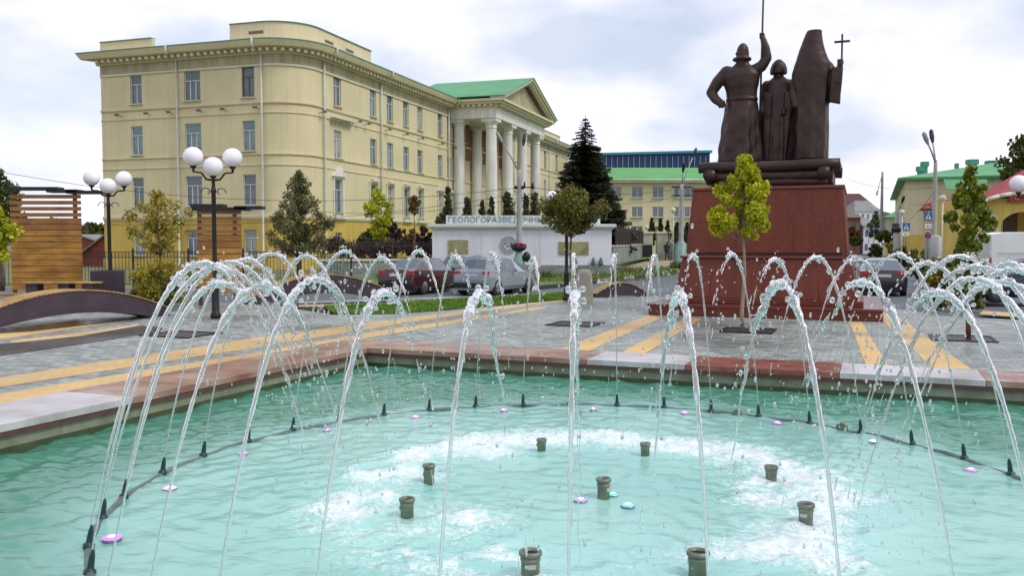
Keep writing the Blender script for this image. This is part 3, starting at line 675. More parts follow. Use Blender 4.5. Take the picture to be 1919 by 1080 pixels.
# ================================================================== BUILDINGS
def part(mb, name, m, root, **k):
    o = mb.build(name, m, root, **k); o.location = -root.location; return o
def wall(mb, P, d, nrm, s0, s1, z0, z1, ops, depth=.25, mi=0, zsplit=None, mi_low=0):
    """outward wall from P+d*s0 to P+d*s1 with real openings (a,b,c,e)"""
    ss = sorted({s0, s1, *[x for o in ops for x in o[:2] if s0 < x < s1]})
    zs = sorted({z0, z1, *([zsplit] if zsplit else []), *[x for o in ops for x in o[2:4] if z0 < x < z1]})
    flip = d.cross(Z).dot(nrm) < 0
    def q(a, b, c, e, m): mb.add([a, b, c, e] if not flip else [e, c, b, a], [(0, 1, 2, 3)], m)
    for i in range(len(ss)-1):
        for j in range(len(zs)-1):
            cs, cz = (ss[i]+ss[i+1])/2, (zs[j]+zs[j+1])/2
            if any(o[0] < cs < o[1] and o[2] < cz < o[3] for o in ops): continue
            m = mi_low if (zsplit and cz < zsplit) else mi
            q(P+d*ss[i]+Z*zs[j], P+d*ss[i+1]+Z*zs[j], P+d*ss[i+1]+Z*zs[j+1], P+d*ss[i]+Z*zs[j+1], m)
    for a, b, c, e in [o[:4] for o in ops]:
        m = mi_low if (zsplit and (c+e)/2 < zsplit) else mi; I = -nrm*depth
        A, B, C, D = P+d*a+Z*c, P+d*b+Z*c, P+d*b+Z*e, P+d*a+Z*e
        q(A, A+I, B+I, B, m) if False else None
        for x, y in ((A, B), (B, C), (C, D), (D, A)): mb.add([x, y, y+I, x+I] if flip else [y, x, x+I, y+I], [(0, 1, 2, 3)], m)
WC = {}
def window(root, P, d, nrm, s, z, w_, h_, style='white', trans=.32, inset=.17, mull=1, sill=True, glass=None):
    """window = frame part, pane its sub-part; meshes shared per size"""
    key = (round(w_, 2), round(h_, 2), style, trans, inset, mull, sill, glass.name if glass else None)
    loc = P+d*s+Z*z-root.location; ang = math.atan2(d.y, d.x)
    if d.cross(Z).dot(nrm) < 0: ang += math.pi
    if key not in WC:
        f = MB(); b = .055 if w_ < 1.6 else .07; y = inset
        hw = w_/2
        f.box((-hw+b/2, y, h_/2), (b, .07, h_)); f.box((hw-b/2, y, h_/2), (b, .07, h_))
        f.box((0, y, b/2), (w_-2*b, .07, b)); f.box((0, y, h_-b/2), (w_-2*b, .07, b))
        zt = h_*(1-trans)
        if trans: f.box((0, y-.003, zt), (w_-2*b, .07, .06))
        for k in range(mull):
            x = -hw+w_*(k+1)/(mull+1); f.box((x, y-.003, (zt if trans else h_)/2), (.07, .07, (zt if trans else h_)-.06-b))
        if sill: f.box((0, -.05, -.035), (w_+.16, .34, .07), mi=1)
        fo = f.build('window', [M_winwhite if style == 'white' else M_windark, M_trim], root)
        g_ = MB(); g_.box((0, y+.02, h_/2), (w_-.04, .012, h_-.04)); 
        dk = MB()
        go = g_.build('pane', glass or M_glass, fo)
        WC[key] = (fo, go)
        fo.location = loc; fo.rotation_euler = (0, 0, ang); return fo
    src = WC[key]; fo = src[0].copy(); COL.objects.link(fo); fo.parent = root; fo.location = loc; fo.rotation_euler = (0, 0, ang)
    go = src[1].copy(); COL.objects.link(go); go.parent = fo; return fo
def sweep(mb, path, prof, mi=0, endx=(0, 0), smooth=False):
    """path: list of (point, normal); prof: list of (e, z) polygon ccw. extrude along path"""
    n = len(prof); vs = []
    for i, (p, nn) in enumerate(path):
        t = Vector((0, 0, 0))
        if i == 0 and endx[0]: t = (path[0][0]-path[1][0]).normalized()
        if i == len(path)-1 and endx[1]: t = (path[-1][0]-path[-2][0]).normalized()
        for e, z in prof: vs.append(p+nn*e+t*(e if (endx[0] and i == 0) or (endx[1] and i == len(path)-1) else 0)+Z*z)
    fs = []
    for i in range(len(path)-1):
        for k in range(n):
            k2 = (k+1) % n; fs.append((i*n+k, i*n+k2, (i+1)*n+k2, (i+1)*n+k))
    fs.append(tuple(range(n))); fs.append(tuple((len(path)-1)*n+k for k in range(n))[::-1])
    mb.add(vs, fs, mi, smooth)
P0 = Vector((-16.46, 68, 0)); D1 = Vector((.3142, .9494, 0)); N1 = Vector((.9494, -.3142, 0)); D2 = Vector((-.9494, .3142, 0)); N2 = Vector((-.3142, -.9494, 0))
RC = 3.0; LL = 18.6; LR = 82.0
CC = P0+D1*RC+D2*RC
def arcp(n=10):
    a0, a1 = math.atan2(N2.y, N2.x), math.atan2(N1.y, N1.x)
    res = []
    for i in range(n+1):
        a = a0+(a1-a0)*i/n; nn = Vector((math.cos(a), math.sin(a), 0)); res.append((CC+nn*RC, nn))
    return res
path = [(P0+D2*LL, N2)]+arcp()+[(P0+D1*LR, N1)]
mbn = empty('institute_building', P0, 0, 'long cream four-storey institute with rounded corner, ochre base and white-columned portico', 'building')
body = MB()
# openings
opsL, opsR = [], []
Lwin = []
for s, wd in ((15.05, 1.15), (9.55, 1.55), (4.34, 1.15)):
    for z, hh, st in ((13.3, 2.35, 'white'), (9.15, 2.35, 'white'), (4.9, 2.4, 'white'), (.9, 2.1, 'white')):
        if s == 4.34 and z == 13.3: st = 'brown'
        Lwin.append((s, z, wd, hh, st)); opsL.append((s-wd/2, s+wd/2, z, z+hh))
Rs = [6.2, 12.6, 16.0, 19.5, 22.8, 28.0, 30.6]
Rs_mid = [34.6, 37.6, 40.4, 43.2, 46.2]
Rs2 = [80.8-s for s in Rs]
Rwin = []
for s in Rs+Rs_mid+Rs2:
    wd = 1.25
    for z, hh in ((13.3, 2.4), (9.0, 2.3), (4.45, 2.75)):
        Rwin.append((s, z, wd, hh)); opsR.append((s-wd/2, s+wd/2, z, z+hh))
    if s < 30 or s > 50: Rwin.append((s, 1.8, 1.1, 1.0)); opsR.append((s-.55, s+.55, 1.8, 2.8))
wall(body, P0, D2, N2, RC, LL, -.2, 16.7, opsL, .28, 0, 3.85, 1)
wall(body, P0, D1, N1, RC, LR, -.2, 16.7, opsR, .28, 0, 3.85, 1)
ar = arcp(12)
for (a, na), (b, nb_) in zip(ar[:-1], ar[1:]):
    for z0, z1, m in ((-.2, 3.85, 1), (3.85, 16.7, 0)): body.add([a+Z*z0, b+Z*z0, b+Z*z1, a+Z*z1], [(0, 1, 2, 3)], m)
# back and end walls
E1, E2 = P0+D2*LL, P0+D1*LR; E3 = E1+D1*LR
for a, b in ((E2, E3), (E3, E1)): body.quad(a-Z*.2, b-Z*.2, b+Z*16.7, a+Z*16.7, 0)
part(body, 'wall', [M_facade, M_ochre], mbn)
for s, z, wd, hh, st in Lwin: window(mbn, P0, D2, N2, s, z, wd, hh, st, mull=2 if wd > 1.4 else 1, glass=M_glassteal if (s == 9.55 and z == 9.15) else GL[int(s*7+z*3) % 5])
for s, z, wd, hh in Rwin: window(mbn, P0, D1, N1, s, z, wd, hh, 'white', trans=.3 if hh > 1.5 else 0, glass=GL[int(s*5+z*3) % 5])
# belts
tr_ = MB()
for z0, z1, e in ((12.72, 12.92, .14), (12.0, 12.12, .07), (8.75, 8.93, .12), (7.95, 8.07, .07), (3.78, 4.12, .16)):
    sweep(tr_, path, [(0.0, z0), (e*.4, z0), (e, z0+(z1-z0)*.5), (e, z1), (0, z1+.02)])
part(tr_, 'belt_course', M_facade2, mbn)
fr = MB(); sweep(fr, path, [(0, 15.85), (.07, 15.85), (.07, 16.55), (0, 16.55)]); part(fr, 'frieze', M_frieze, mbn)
fr = MB(); sweep(fr, path, [(0, 15.62), (.12, 15.66), (.12, 15.82), (0, 15.85)]); part(fr, 'architrave_strip', M_trim, mbn)
co = MB(); sweep(co, path, [(0, 16.55), (.22, 16.55), (.30, 16.9), (1.0, 16.95), (1.08, 17.0), (1.25, 17.3), (1.3, 17.42), (0, 17.45)], 0, (1, 1)); part(co, 'cornice', M_facade2, mbn)
def along_path(step, fn):
    for i in range(len(path)-1):
        a, na = path[i]; b, nb2 = path[i+1]; d = b-a; n = max(1, round(d.length/step))
        for k in range(n):
            u = (k+.5)/n; fn(a+d*u, (na*(1-u)+nb2*u).normalized(), d.normalized())
de = MB(); along_path(.62, lambda p, n, d: de.box(p+n*.52+Z*16.78, (.58, .26, .24), math.atan2(n.y, n.x))); part(de, 'dentils', M_trim, mbn)
gu = MB(); sweep(gu, path, [(1.22, 17.42), (1.34, 17.42), (1.35, 17.50), (1.2, 17.51)], 0, (1, 1)); part(gu, 'gutter', M_tealedge, mbn)
rf = MB(); fp = [P0+D2*LL, *[a for a, b in ar], P0+D1*LR, E3]
ins = [P0+D2*(LL-6)+D1*6, P0+D1*(LR-6)+D2*6]; 
rf.add([p+Z*17.45 for p in fp]+[Vector((P0+D2*9.3+D1*9.3).to_tuple())+Z*20, P0+D2*9.3+D1*(LR-9)+Z*20], [(0, 1, len(fp))]+[(i, i+1, len(fp)) for i in range(1, 13)]+[(13, 14, len(fp)+1, len(fp)), (14, 15, len(fp)+1), (15, 0, len(fp), len(fp)+1)])
part(rf, 'roof', M_greenroof, mbn)
def parapet(pp, z0, z1, root=mbn):
    m = MB(); sweep(m, pp, [(-.35, z0), (.0, z0), (.0, z1), (-.35, z1)]); o = part(m, 'parapet', M_facade2, root)
    m = MB(); sweep(m, pp, [(-.42, z1), (.10, z1), (.11, z1+.06), (-.42, z1+.07)]); c = m.build('coping', M_tealedge, o); return o
parapet([(P0+D2*18.4+N2*.2, N2), (P0+D2*13.2+N2*.2, N2)], 17.45, 18.45)
par = parapet([(P0+D2*5.8+N2*.2, N2)]+[(p+n*.2, n) for p, n in ar]+[(P0+D1*11.9+N1*.2, N1)], 17.45, 18.95)
parapet([(P0+D1*62+N1*.2, N1), (P0+D1*76+N1*.2, N1)], 17.45, 18.6)
for P_, n_ in ((P0+D2*3.4, N2), (P0+D1*4.6, N1), (P0+D1*8.0, N1)): vt = MB(); vt.box(P_+n_*.21+Z*18.2, (.03, 1.3, .22), math.atan2(n_.y, n_.x)); part(vt, 'vent_slot', M_windark, mbn)
# downpipes
for px_s, P_, d_, n_ in ((10.9, P0, D2, N2), (3.0, P0, D2, N2), (3.8, P0, D1, N1), (13.9, P0, D1, N1), (30.0, P0, D1, N1), (52.3, P0, D1, N1), (70, P0, D1, N1)):
    m = MB(); q_ = P_+d_*px_s+n_*.2
    m.tube([q_+Z*16.5, q_+Z*12, q_+Z*8, q_+Z*.3, q_+n_*.3+Z*.1], .085, 8)
    m.tube([q_+n_*1.2+Z*17.5, q_+n_*1.2+Z*16.95, q_+n_*.9+Z*16.8], .09, 8); part(m, 'downpipe', M_pipe, mbn)
# facade floodlights on brackets
for P_, d_, n_, ss in ((P0, D2, N2, (16.6, 13.7, 11.5, 8.6, 6.4, 3.4)), (P0, D1, N1, (3.3, 9.3, 10.9, 15.0, 18.8, 22.4, 27.5, 31.2))):
    for s in ss:
        m = MB(); q_ = P_+d_*s+Z*12.35; m.tube([q_, q_+n_*.45+Z*.1], .03, 6); m.box(q_+n_*.5+Z*.08, (.16, .34, .16), math.atan2(n_.y, n_.x)); part(m, 'floodlight', M_windark, mbn)
m = MB(); q_ = P0+D1*6.6+N1*.35+Z*12.2; m.box(q_, (.5, 3.6, .10), math.atan2(N1.y, N1.x))
for k in range(6): m.tube([q_+D1*(-1.5+k*.6)-N1*.3-Z*.5, q_+D1*(-1.5+k*.6)+N1*.2], .04, 6)
part(m, 'bracket_shelf', M_pipe, mbn)
# ground-floor window hoods, surrounds
for s in Rs+Rs2:
    m = MB(); b_ = P0+D1*s+N1*.0
    for dx, wdt in ((-.78, .2), (.78, .2)): m.obox(b_+D1*(dx-wdt/2)+Z*4.3, D1*wdt, N1*.09, Z*3.0)
    m.obox(b_-D1*.9+Z*7.3, D1*1.8, N1*.14, Z*.16); m.obox(b_-D1*1.0+Z*3.95+N1*.165, D1*2.0, N1*.16, Z*.3)
    if s in (6.2, 28.0, 52.8, 74.6):
        A, B, C = b_-D1*1.05+Z*7.46, b_+D1*1.05+Z*7.46, b_+Z*8.3; I = N1*.28
        m.add([A, B, C, A+I, B+I, C+I], [(3, 4, 5), (0, 2, 1), (0, 1, 4, 3), (1, 2, 5, 4), (2, 0, 3, 5)])
    else:
        m.obox(b_-D1*.6+Z*7.46, D1*1.2, N1*.3, Z*.22)
    part(m, 'window_surround', M_trim if s != 6.2 else M_column, mbn)
# ---- portico
SC0 = 31.9; cs = [SC0+5.55*k for k in range(4)]
def Pp(s, p, z): return P0+D1*s+N1*p+Z*z
fl = MB(); fl.obox(Pp(30.6, 0, .0), D1*19.0, N1*5.6, Z*2.1); part(fl, 'portico_podium', M_trim, mbn)
def column(s, p, name='column'):
    c = Pp(s, p, 0); m = MB()
    prof = [(.86, 2.1), (.86, 2.35), (.78, 2.38), (.80, 2.5), (.70, 2.62)]
    for k in range(9):
        u = k/8; prof.append((.68-.11*u**1.6, 2.7+u*11.6))
    prof += [(.60, 14.42), (.66, 14.46), (.60, 14.5), (.58, 14.8), (.70, 14.9), (.82, 15.1)]
    m.lathe(prof, c, 24); m.obox(c-D1*.85-N1*.85+Z*15.1, D1*1.7, N1*1.7, Z*.35); part(m, name, M_column, mbn)
for s in cs: column(s, 4.4)
for s in cs: column(s, .6)
en = MB(); en.obox(Pp(30.9, .02, 15.45), D1*18.65, N1*5.3, Z*1.15); part(en, 'entablature', M_column, mbn)
pc = MB()
pc.obox(Pp(30.7, .01, 16.6), D1*19.05, N1*5.55, Z*.3); pc.obox(Pp(30.2, .01, 16.9), D1*20.05, N1*6.1, Z*.25); pc.obox(Pp(29.9, .01, 17.15), D1*20.65, N1*6.4, Z*.25)
part(pc, 'portico_cornice', M_facade2, mbn)
dp = MB()
for k in range(30): dp.obox(Pp(30.95+k*.635, 5.56, 16.66), D1*.3, N1*.4, Z*.22)
part(dp, 'dentils', M_trim, mbn); dp = MB()
for k in range(7): dp.obox(Pp(30.3, .9+k*.64, 16.66), D1*.39, N1*.3, Z*.22)
part(dp, 'dentils', M_trim, mbn)
sc = 40.22; zr = 20.9; ze = 17.4; hw_ = 10.35
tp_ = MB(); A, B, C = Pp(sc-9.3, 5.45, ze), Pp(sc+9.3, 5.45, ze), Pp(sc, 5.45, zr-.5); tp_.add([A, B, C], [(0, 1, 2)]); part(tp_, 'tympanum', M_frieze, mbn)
rk = MB()
for sg in (-1, 1):
    a0, a1 = Pp(sc+sg*hw_, 5.0, ze), Pp(sc, 5.0, zr)
    for e0, e1, dz0, dz1 in ((.3, 1.4, -.28, .0), (.5, 1.65, 0, .22)):
        I0, I1 = N1*(e0-.0), N1*e1
        vs = [a0+I0*0+Z*dz0, a1+Z*dz0, a1+Z*dz1, a0+Z*dz1]; vs += [v+I1 for v in vs]
        rk.add(vs, [(0, 1, 2, 3), (7, 6, 5, 4), (0, 4, 5, 1), (1, 5, 6, 2), (2, 6, 7, 3), (3, 7, 4, 0)])
part(rk, 'raking_cornice', M_trim, mbn)
for sg in (-1, 1):
    rd = MB()
    for k in range(15):
        u = (k+.9)/16.5; rd.obox(Pp(sc+sg*(hw_-1)*(1-u)-.13, 5.46, ze+(zr-.55-ze)*u-.02), D1*.27, N1*.45, Z*.2)
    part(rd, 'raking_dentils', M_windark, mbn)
pr_ = MB()
for sg in (-1, 1):
    e0 = Pp(sc+sg*(hw_+.15), 6.75, ze+.16); e1 = Pp(sc, 6.75, zr+.24); bk = -N1*12.5
    q4 = [e0, e1, e1+bk, e0+bk]; pr_.add(q4+[v+Z*.09 for v in q4], [(3, 2, 1, 0), (4, 5, 6, 7), (0, 1, 5, 4), (1, 2, 6, 5), (2, 3, 7, 6), (3, 0, 4, 7)])
part(pr_, 'portico_roof', M_greenroof, mbn)
rw_ = MB()
for s0_, s1_ in ((31.5, 33.8), (35.4, 36.8), (38.3, 39.7), (41.1, 42.5), (44.0, 45.4), (47.0, 49.4)): rw_.obox(Pp(s0_, .01, 11.4), D1*(s1_-s0_), N1*.08, Z*4.0)
part(rw_, 'red_wall_panel', M_redwall, mbn)
for s in (34.6, 40.2, 45.9):
    m = MB(); m.obox(Pp(s-.8, .02, 2.1), D1*1.6, N1*.15, Z*2.4); part(m, 'portico_door', M_windark, mbn)

# ================================================================== low annex in the centre
an = empty('annex_building', (12, 104, .3), 0, 'low cream annex with bright green roof behind the spruce, left of the monument', 'building')
A_an = aty(1100, 450, 104); A_an.z = .3; dx = Vector((1, 0, 0)); ny = Vector((0, -1, 0))
ops = []; wn = []
for px in (1154, 1194, 1233, 1283): 
    X = aty(px, 400, 104).x-A_an.x; wd = 1.3 if px < 1280 else 2.6
    for y0, y1 in ((370.5, 349.5), (407, 387.5), (436, 424)):
        z0 = aty(px, y0, 104).z; z1 = aty(px, y1, 104).z
        wn.append((X, z0, wd, z1-z0)); ops.append((X-wd/2, X+wd/2, z0, z1))
m = MB(); wall(m, Vector((A_an.x, 104, 0)), dx, ny, 0, 17.5, .2, 9.0, ops, .25)
L_an = 17.5
m.quad(*[Vector(v) for v in ((A_an.x+L_an, 104, .2), (A_an.x+L_an, 118, .2), (A_an.x+L_an, 118, 9), (A_an.x+L_an, 104, 9))]); m.quad(*[Vector(v) for v in ((A_an.x, 118, .2), (A_an.x, 104, .2), (A_an.x, 104, 9), (A_an.x, 118, 9))])
part(m, 'wall', M_facade2, an)
for X, z, wd, hh in wn: window(an, Vector((A_an.x, 104, 0)), dx, ny, X, z, wd, hh, 'white', trans=0, mull=1 if wd < 2 else 3, inset=.12)
m = MB(); m.box((A_an.x+L_an/2, 103.75, 9.15), (L_an+1, .9, .35)); part(m, 'cornice', M_trim, an)
m = MB(); m.add([(A_an.x-.6, 103.2, 9.34), (A_an.x+L_an+.6, 103.2, 9.34), (A_an.x+L_an+.6, 110, 11.25), (A_an.x-.6, 110, 11.25), (A_an.x-.6, 118, 9.34), (A_an.x+L_an+.6, 118, 9.34)], [(0, 1, 2, 3), (3, 2, 5, 4), (0, 3, 4), (1, 5, 2)]); part(m, 'roof', M_annexroof, an)
m = MB(); m.tube([aty(1246, 338, 103.4), aty(1246, 345, 103.4)], .08, 6); m.tube([(A_an.x-.2, 103.1, 9.25), (A_an.x+L_an, 103.1, 9.25)], .09, 6); part(m, 'rain_gutter', M_pipe, an)
# glazed hall behind
M_bluegl = mat('blue_hall_glass', (.012, .035, .10), .35, .4, .12, spec=.25, col2=(.03, .06, .15))
gh = empty('glazed_hall', (12, 138, 0), 0, 'long hall with dark blue glass front rising behind the green annex roof', 'building')
x0, x1 = aty(1105, 300, 138).x, aty(1330, 300, 138).x
zt0, zt1 = aty(1105, 289, 138).z, aty(1330, 283.5, 138).z
m = MB(); m.add([(x0, 138, 0), (x1, 138, 0), (x1, 138, zt1), (x0, 138, zt0), (x0, 150, 0), (x1, 150, 0), (x1, 150, zt1), (x0, 150, zt0)], [(0, 1, 2, 3), (5, 4, 7, 6), (1, 5, 6, 2), (4, 0, 3, 7)]); part(m, 'glass_front', M_bluegl, gh)
m = MB(); k = 0; X = x0
while X < x1: m.box((X, 137.93, (zt0+9)/2), (.06, .12, zt0-9.6)); X += .86
m.add([(x0, 137.9, 13.0), (x1, 137.9, 13.05), (x1, 137.9, 13.13), (x0, 137.9, 13.08)], [(0, 1, 2, 3)])
part(m, 'mullions', mat('hall_mullion_paint', (.35, .50, .56), .5), gh)
m = MB(); m.add([(x0-.3, 137.6, zt0-.22), (x1+.3, 137.6, zt1-.22), (x1+.3, 137.6, zt1+.15), (x0-.3, 137.6, zt0+.15), (x0-.3, 151, zt0-.5), (x1+.3, 151, zt1-.5), (x1+.3, 151, zt1+.15), (x0-.3, 151, zt0+.15)], [(0, 1, 2, 3), (5, 4, 7, 6), (1, 5, 6, 2), (4, 0, 3, 7), (3, 2, 6, 7), (4, 5, 1, 0)]); part(m, 'roof', mat('teal_hall_roof', (.02, .24, .36), .6), gh)

# ================================================================== sign wall
sw = empty('sign_wall', (0.6, 52, 0), 0, 'long low white wall with moulded cap and lettered panel on grey base in front of the portico', 'wall')
xl, xr = aty(810, 460, 52).x, aty(1146, 460, 52).x
def swz(y): return aty(960, y, 52).z
m = MB(); m.box(((xl+xr)/2, 53.2, (swz(497)+swz(431))/2), (xr-xl, 2.4, swz(431)-swz(497)), mi=0); part(m, 'wall', M_whitewall, sw)
m = MB()
for y0, y1, e in ((431, 428.5, .08), (428.5, 426, .16), (426, 421.5, .26), (421.5, 420, .20)): m.box(((xl+xr)/2, 53.2, (swz(y0)+swz(y1))/2), (xr-xl+2*e, 2.4+2*e, swz(y1)-swz(y0)))
part(m, 'moulded_cap', M_wallcap, sw, bevel=.012)
m = MB(); m.box(((xl+xr)/2, 53.15, swz(497)/2-.15), (xr-xl+.1, 2.7, swz(497)+.3)); part(m, 'stone_base', M_stone, sw)
m = MB()
for px in (903, 1012): m.box((aty(px, 460, 52).x, 52.0-.0, (swz(497)+swz(431))/2), (.04, .03, swz(431)-swz(497)))
part(m, 'wall_joint', M_wallcap, sw)
px0, px1 = aty(835, 410, 52).x, aty(1126, 410, 52).x
sp = MB(); sp.box(((px0+px1)/2, 52.4, (swz(420)+swz(403.5))/2+.01), (px1-px0, .12, swz(403.5)-swz(420)-.02)); pn_ = part(sp, 'sign_panel', mat('sign_panel_paint', (.60, .66, .64), .6, .05, 1), sw)
def text_mesh(s, size, name, m, parent, loc, rz=0.0, extrude=.01, width=None, align='CENTER', rx=90, offset=0):
    c = bpy.data.curves.new('lettering', 'FONT'); c.body = s; c.size = size; c.extrude = extrude; c.align_x = align; c.align_y = 'CENTER'; c.resolution_u = 2; c.offset = offset
    o = bpy.data.objects.new('lettering_src', c); COL.objects.link(o); bpy.context.view_layer.update()
    me = bpy.data.meshes.new_from_object(o.evaluated_get(bpy.context.evaluated_depsgraph_get())); bpy.data.objects.remove(o); bpy.data.curves.remove(c)
    me.name = name; me.materials.clear(); me.materials.append(m)
    xs = [v.co.x for v in me.vertices]
    if width:
        k = width/(max(xs)-min(xs)); 
        for v in me.vertices: v.co.x *= k
    r = bpy.data.objects.new(name, me); COL.objects.link(r); r.parent = parent; r.location = loc; r.rotation_euler = (R(rx), 0, rz); return r
M_letter = mat('grey_letters', (.17, .22, .23), .6, .1, 2)
lx0, lx1 = aty(838, 412, 52).x, aty(1122, 412, 52).x
text_mesh('ГЕОЛОГОРАЗВЕДОЧНЫЙ ТЕХНИКУМ', .47, 'lettering', M_letter, pn_, ((lx0+lx1)/2, 52.32, swz(412.2)), width=lx1-lx0-.1, extrude=.012, offset=-.003)
def plaque(pxa, pxb, ya, yb, name='plaque', lines=5):
    a, b = aty(pxa, 460, 52).x, aty(pxb, 460, 52).x; m = MB(); m.box(((a+b)/2, 51.97, (swz(ya)+swz(yb))/2), (b-a, .06, swz(ya)-swz(yb))); o = part(m, name, M_brass, sw, bevel=.008)
    m = MB()
    for k in range(lines):
        z = swz(ya)-(k+1)*(swz(ya)-swz(yb))/(lines+1); w2 = (b-a)*random.uniform(.4, .62)
        x = (a+b)/2-w2/2
        while x < (a+b)/2+w2/2-.03:
            l = random.uniform(.05, .14); m.box((x+l/2, 51.935, z), (l, .012, .045)); x += l+.03
    m.build('engraving', mat('engraved_lines', (.50, .48, .30), .5), o)
    return o
plaque(840, 877, 450, 477.5); plaque(1047, 1103, 453.5, 477.5)
# round emblem: gear-like wreath ring with crossed hammers
cx_, cz_ = aty(953, 460, 52).x, swz(459)
m = MB()
def ring(mb, cx, y, cz, r0, r1, t, n=40, cog=0):
    vs, fs = [], []
    for k in range(n):
        a = 2*math.pi*k/n; rr_ = r1+(cog if k % 2 else 0)
        for r_, yy in ((r0, y), (rr_, y), (rr_, y-t), (r0, y-t)): vs.append((cx+r_*math.cos(a), yy, cz+r_*math.sin(a)))
    for k in range(n):
        for j in range(4): a, b = k*4+j, k*4+(j+1) % 4; c, d = ((k+1) % n)*4+(j+1) % 4, ((k+1) % n)*4+j; fs.append((a, b, c, d))
    mb.add(vs, fs)
ring(m, cx_, 51.99, cz_, .46, .50, .05, 40, .03); ring(m, cx_, 51.99, cz_, .28, .32, .05)
for sg in (-1, 1):
    m.tube([(cx_-sg*.17, 51.95, cz_-.17), (cx_+sg*.15, 51.95, cz_+.15)], .022, 6); m.tube([(cx_+sg*.06, 51.94, cz_+.2), (cx_+sg*.22, 51.94, cz_+.08)], .035, 6)
for k in range(22):
    a = 2*math.pi*k/22; m.box((cx_+.39*math.cos(a), 51.965, cz_+.39*math.sin(a)), (.05, .05, .05))
part(m, 'emblem', mat('emblem_relief', (.36, .41, .44), .6), sw)
# little cone shrubs/bollards along the base
M_cone = mat('teal_cone', (.07, .13, .13), .7, .2, 3)
conel = ['left of the brass plaque', 'beneath the dark hatchback', 'left of the flower pillar', 'left of the slim tree', 'third from the right end of the white wall', 'last at the right end of the white wall']
for i, (px, yb, lb) in enumerate(((839, 496, 'small teal cone on the wall base below the left brass plaque'), (878, 496, 'small teal cone right of the left brass plaque, half hidden by a jet'), (925, 496, 'small teal cone left of the stone flower pillar'), (1078, 496, 'small teal cone just right of the dark lamp post'),
        (1112, 496, 'small teal cone second from the right end of the white wall'), (1126, 496, 'small teal cone nearest the right end of the white wall'))):
    p_ = aty(px, yb, 51.85); z0 = swz(497)+.0; m = MB(); m.lathe([(.13, 0), (.145, .05), (.10, .25), (.045, .43), (.03, .46)], n=10)
    o = m.build('cone_bollard', M_cone); o.location = (p_.x, 51.87, z0); tag(o, lb, 'cone', 'teal cones along the white wall')
# ================================================================== MONUMENT
FL = onz(1215, 590.5); FR = onz(1655, 604); MU = (FR-FL).normalized(); MV = Vector((-MU.y, MU.x, 0)); WS = (FR-FL).length
MA = math.atan2(MU.y, MU.x); MC = (FL+FR)/2+MV*WS/2
mo = empty('monument', MC, MA, 'dark bronze group of three robed men on a tall red granite pedestal', 'monument')
def yf(off): return -WS/2+off   # local y of a front plane set back by off
def zpx(px, py, off):           # height of a pixel on the vertical front plane set back by off
    r = ray(px, py); n = -MV; pnt = FL+MV*off; t = (pnt.dot(n)-Vector((0, 0, CZ)).dot(n))/r.dot(n); q = Vector((0, 0, CZ))+r*t
    l = q-MC; return l.dot(MU), q.z
S = []
def tier(name, z0, z1, w0, w1, m, bev=.02):
    b = MB(); b.box((0, 0, (z0+z1)/2), (w0, w0, z1-z0), top=w1/w0); return b.build(name, m, mo, bevel=bev)
z_a = zpx(1300, 572, 0)[1]
wl = lambda xa, xb, y, off: zpx(xb, y, off)[0]-zpx(xa, y, off)[0]
z1_ = zpx(1215, 572, 0)[1]
tier('step', 0, z1_, WS, WS, M_granite); 
m = MB(); m.box((0, 0, z1_+.01), (WS+.06, WS+.06, .06)); m.build('step_cap', M_granitecap, mo, bevel=.01)
off1 = .38; wA = wl(1252, 1619, 569, off1); tier('plinth', z1_+.04, z1_+.20, wA, wA, M_granite)
off2 = .50; zb = z1_+.20; zt = zpx(1440, 485, .7)[1]; wB0 = wl(1267, 1615.5, 569, off2); wB1 = wl(1281, 1600, 486, .66)
tier('lower_block', zb, zt, wB0, wB1, M_granite)
tier('ledge', zt, zt+.07, wl(1276, 1604, 483, .62), wl(1276, 1604, 483, .62), M_granitecap)
tier('recess', zt+.07, zt+.14, wB1-.45, wB1-.45, M_granitecap, 0)
z2_ = zt+.14; z3_ = zpx(1440, 355, .95)[1]
wC0 = wl(1286.5, 1592, 479, .75); wC1 = wl(1300.5, 1584, 355, .95); tier('upper_block', z2_, z3_, wC0, wC1, M_granite)
def seams(z0, z1, w0, w1, xs, zf, mm):
    for sx_ in (0, 1, 2, 3):
        c_, s_ = [(1, 0), (0, 1), (-1, 0), (0, -1)][sx_]
        for x in xs:
            a_, b_ = (x*w0, -w0/2-.002), (x*w1, -w1/2-.002); mm.tube([(a_[0]*c_-a_[1]*s_, a_[0]*s_+a_[1]*c_, z0), (b_[0]*c_-b_[1]*s_, b_[0]*s_+b_[1]*c_, z1)], .0045, 4)
        for f_ in zf:
            w_ = (w0+(w1-w0)*f_)/2; z = z0+(z1-z0)*f_; mm.tube([(-w_*c_+w_*s_, -w_*s_-w_*c_, z), (w_*c_+w_*s_, w_*s_-w_*c_, z)], .0045, 4)
m = MB(); seams(z2_, z3_, wC0, wC1, (-.18, .18), (.5,), m); m.build('slab_seams', M_granitecap, mo); m = MB(); seams(zb, zt, wB0, wB1, (-.3, 0, .3), (), m); m.build('slab_seams', M_granitecap, mo)
tier('block_cap', z3_, z3_+.09, wC1+.07, wC1+.07, M_granitecap)
zl0 = z3_+.09; zl1 = zpx(1440, 299, .95)[1]
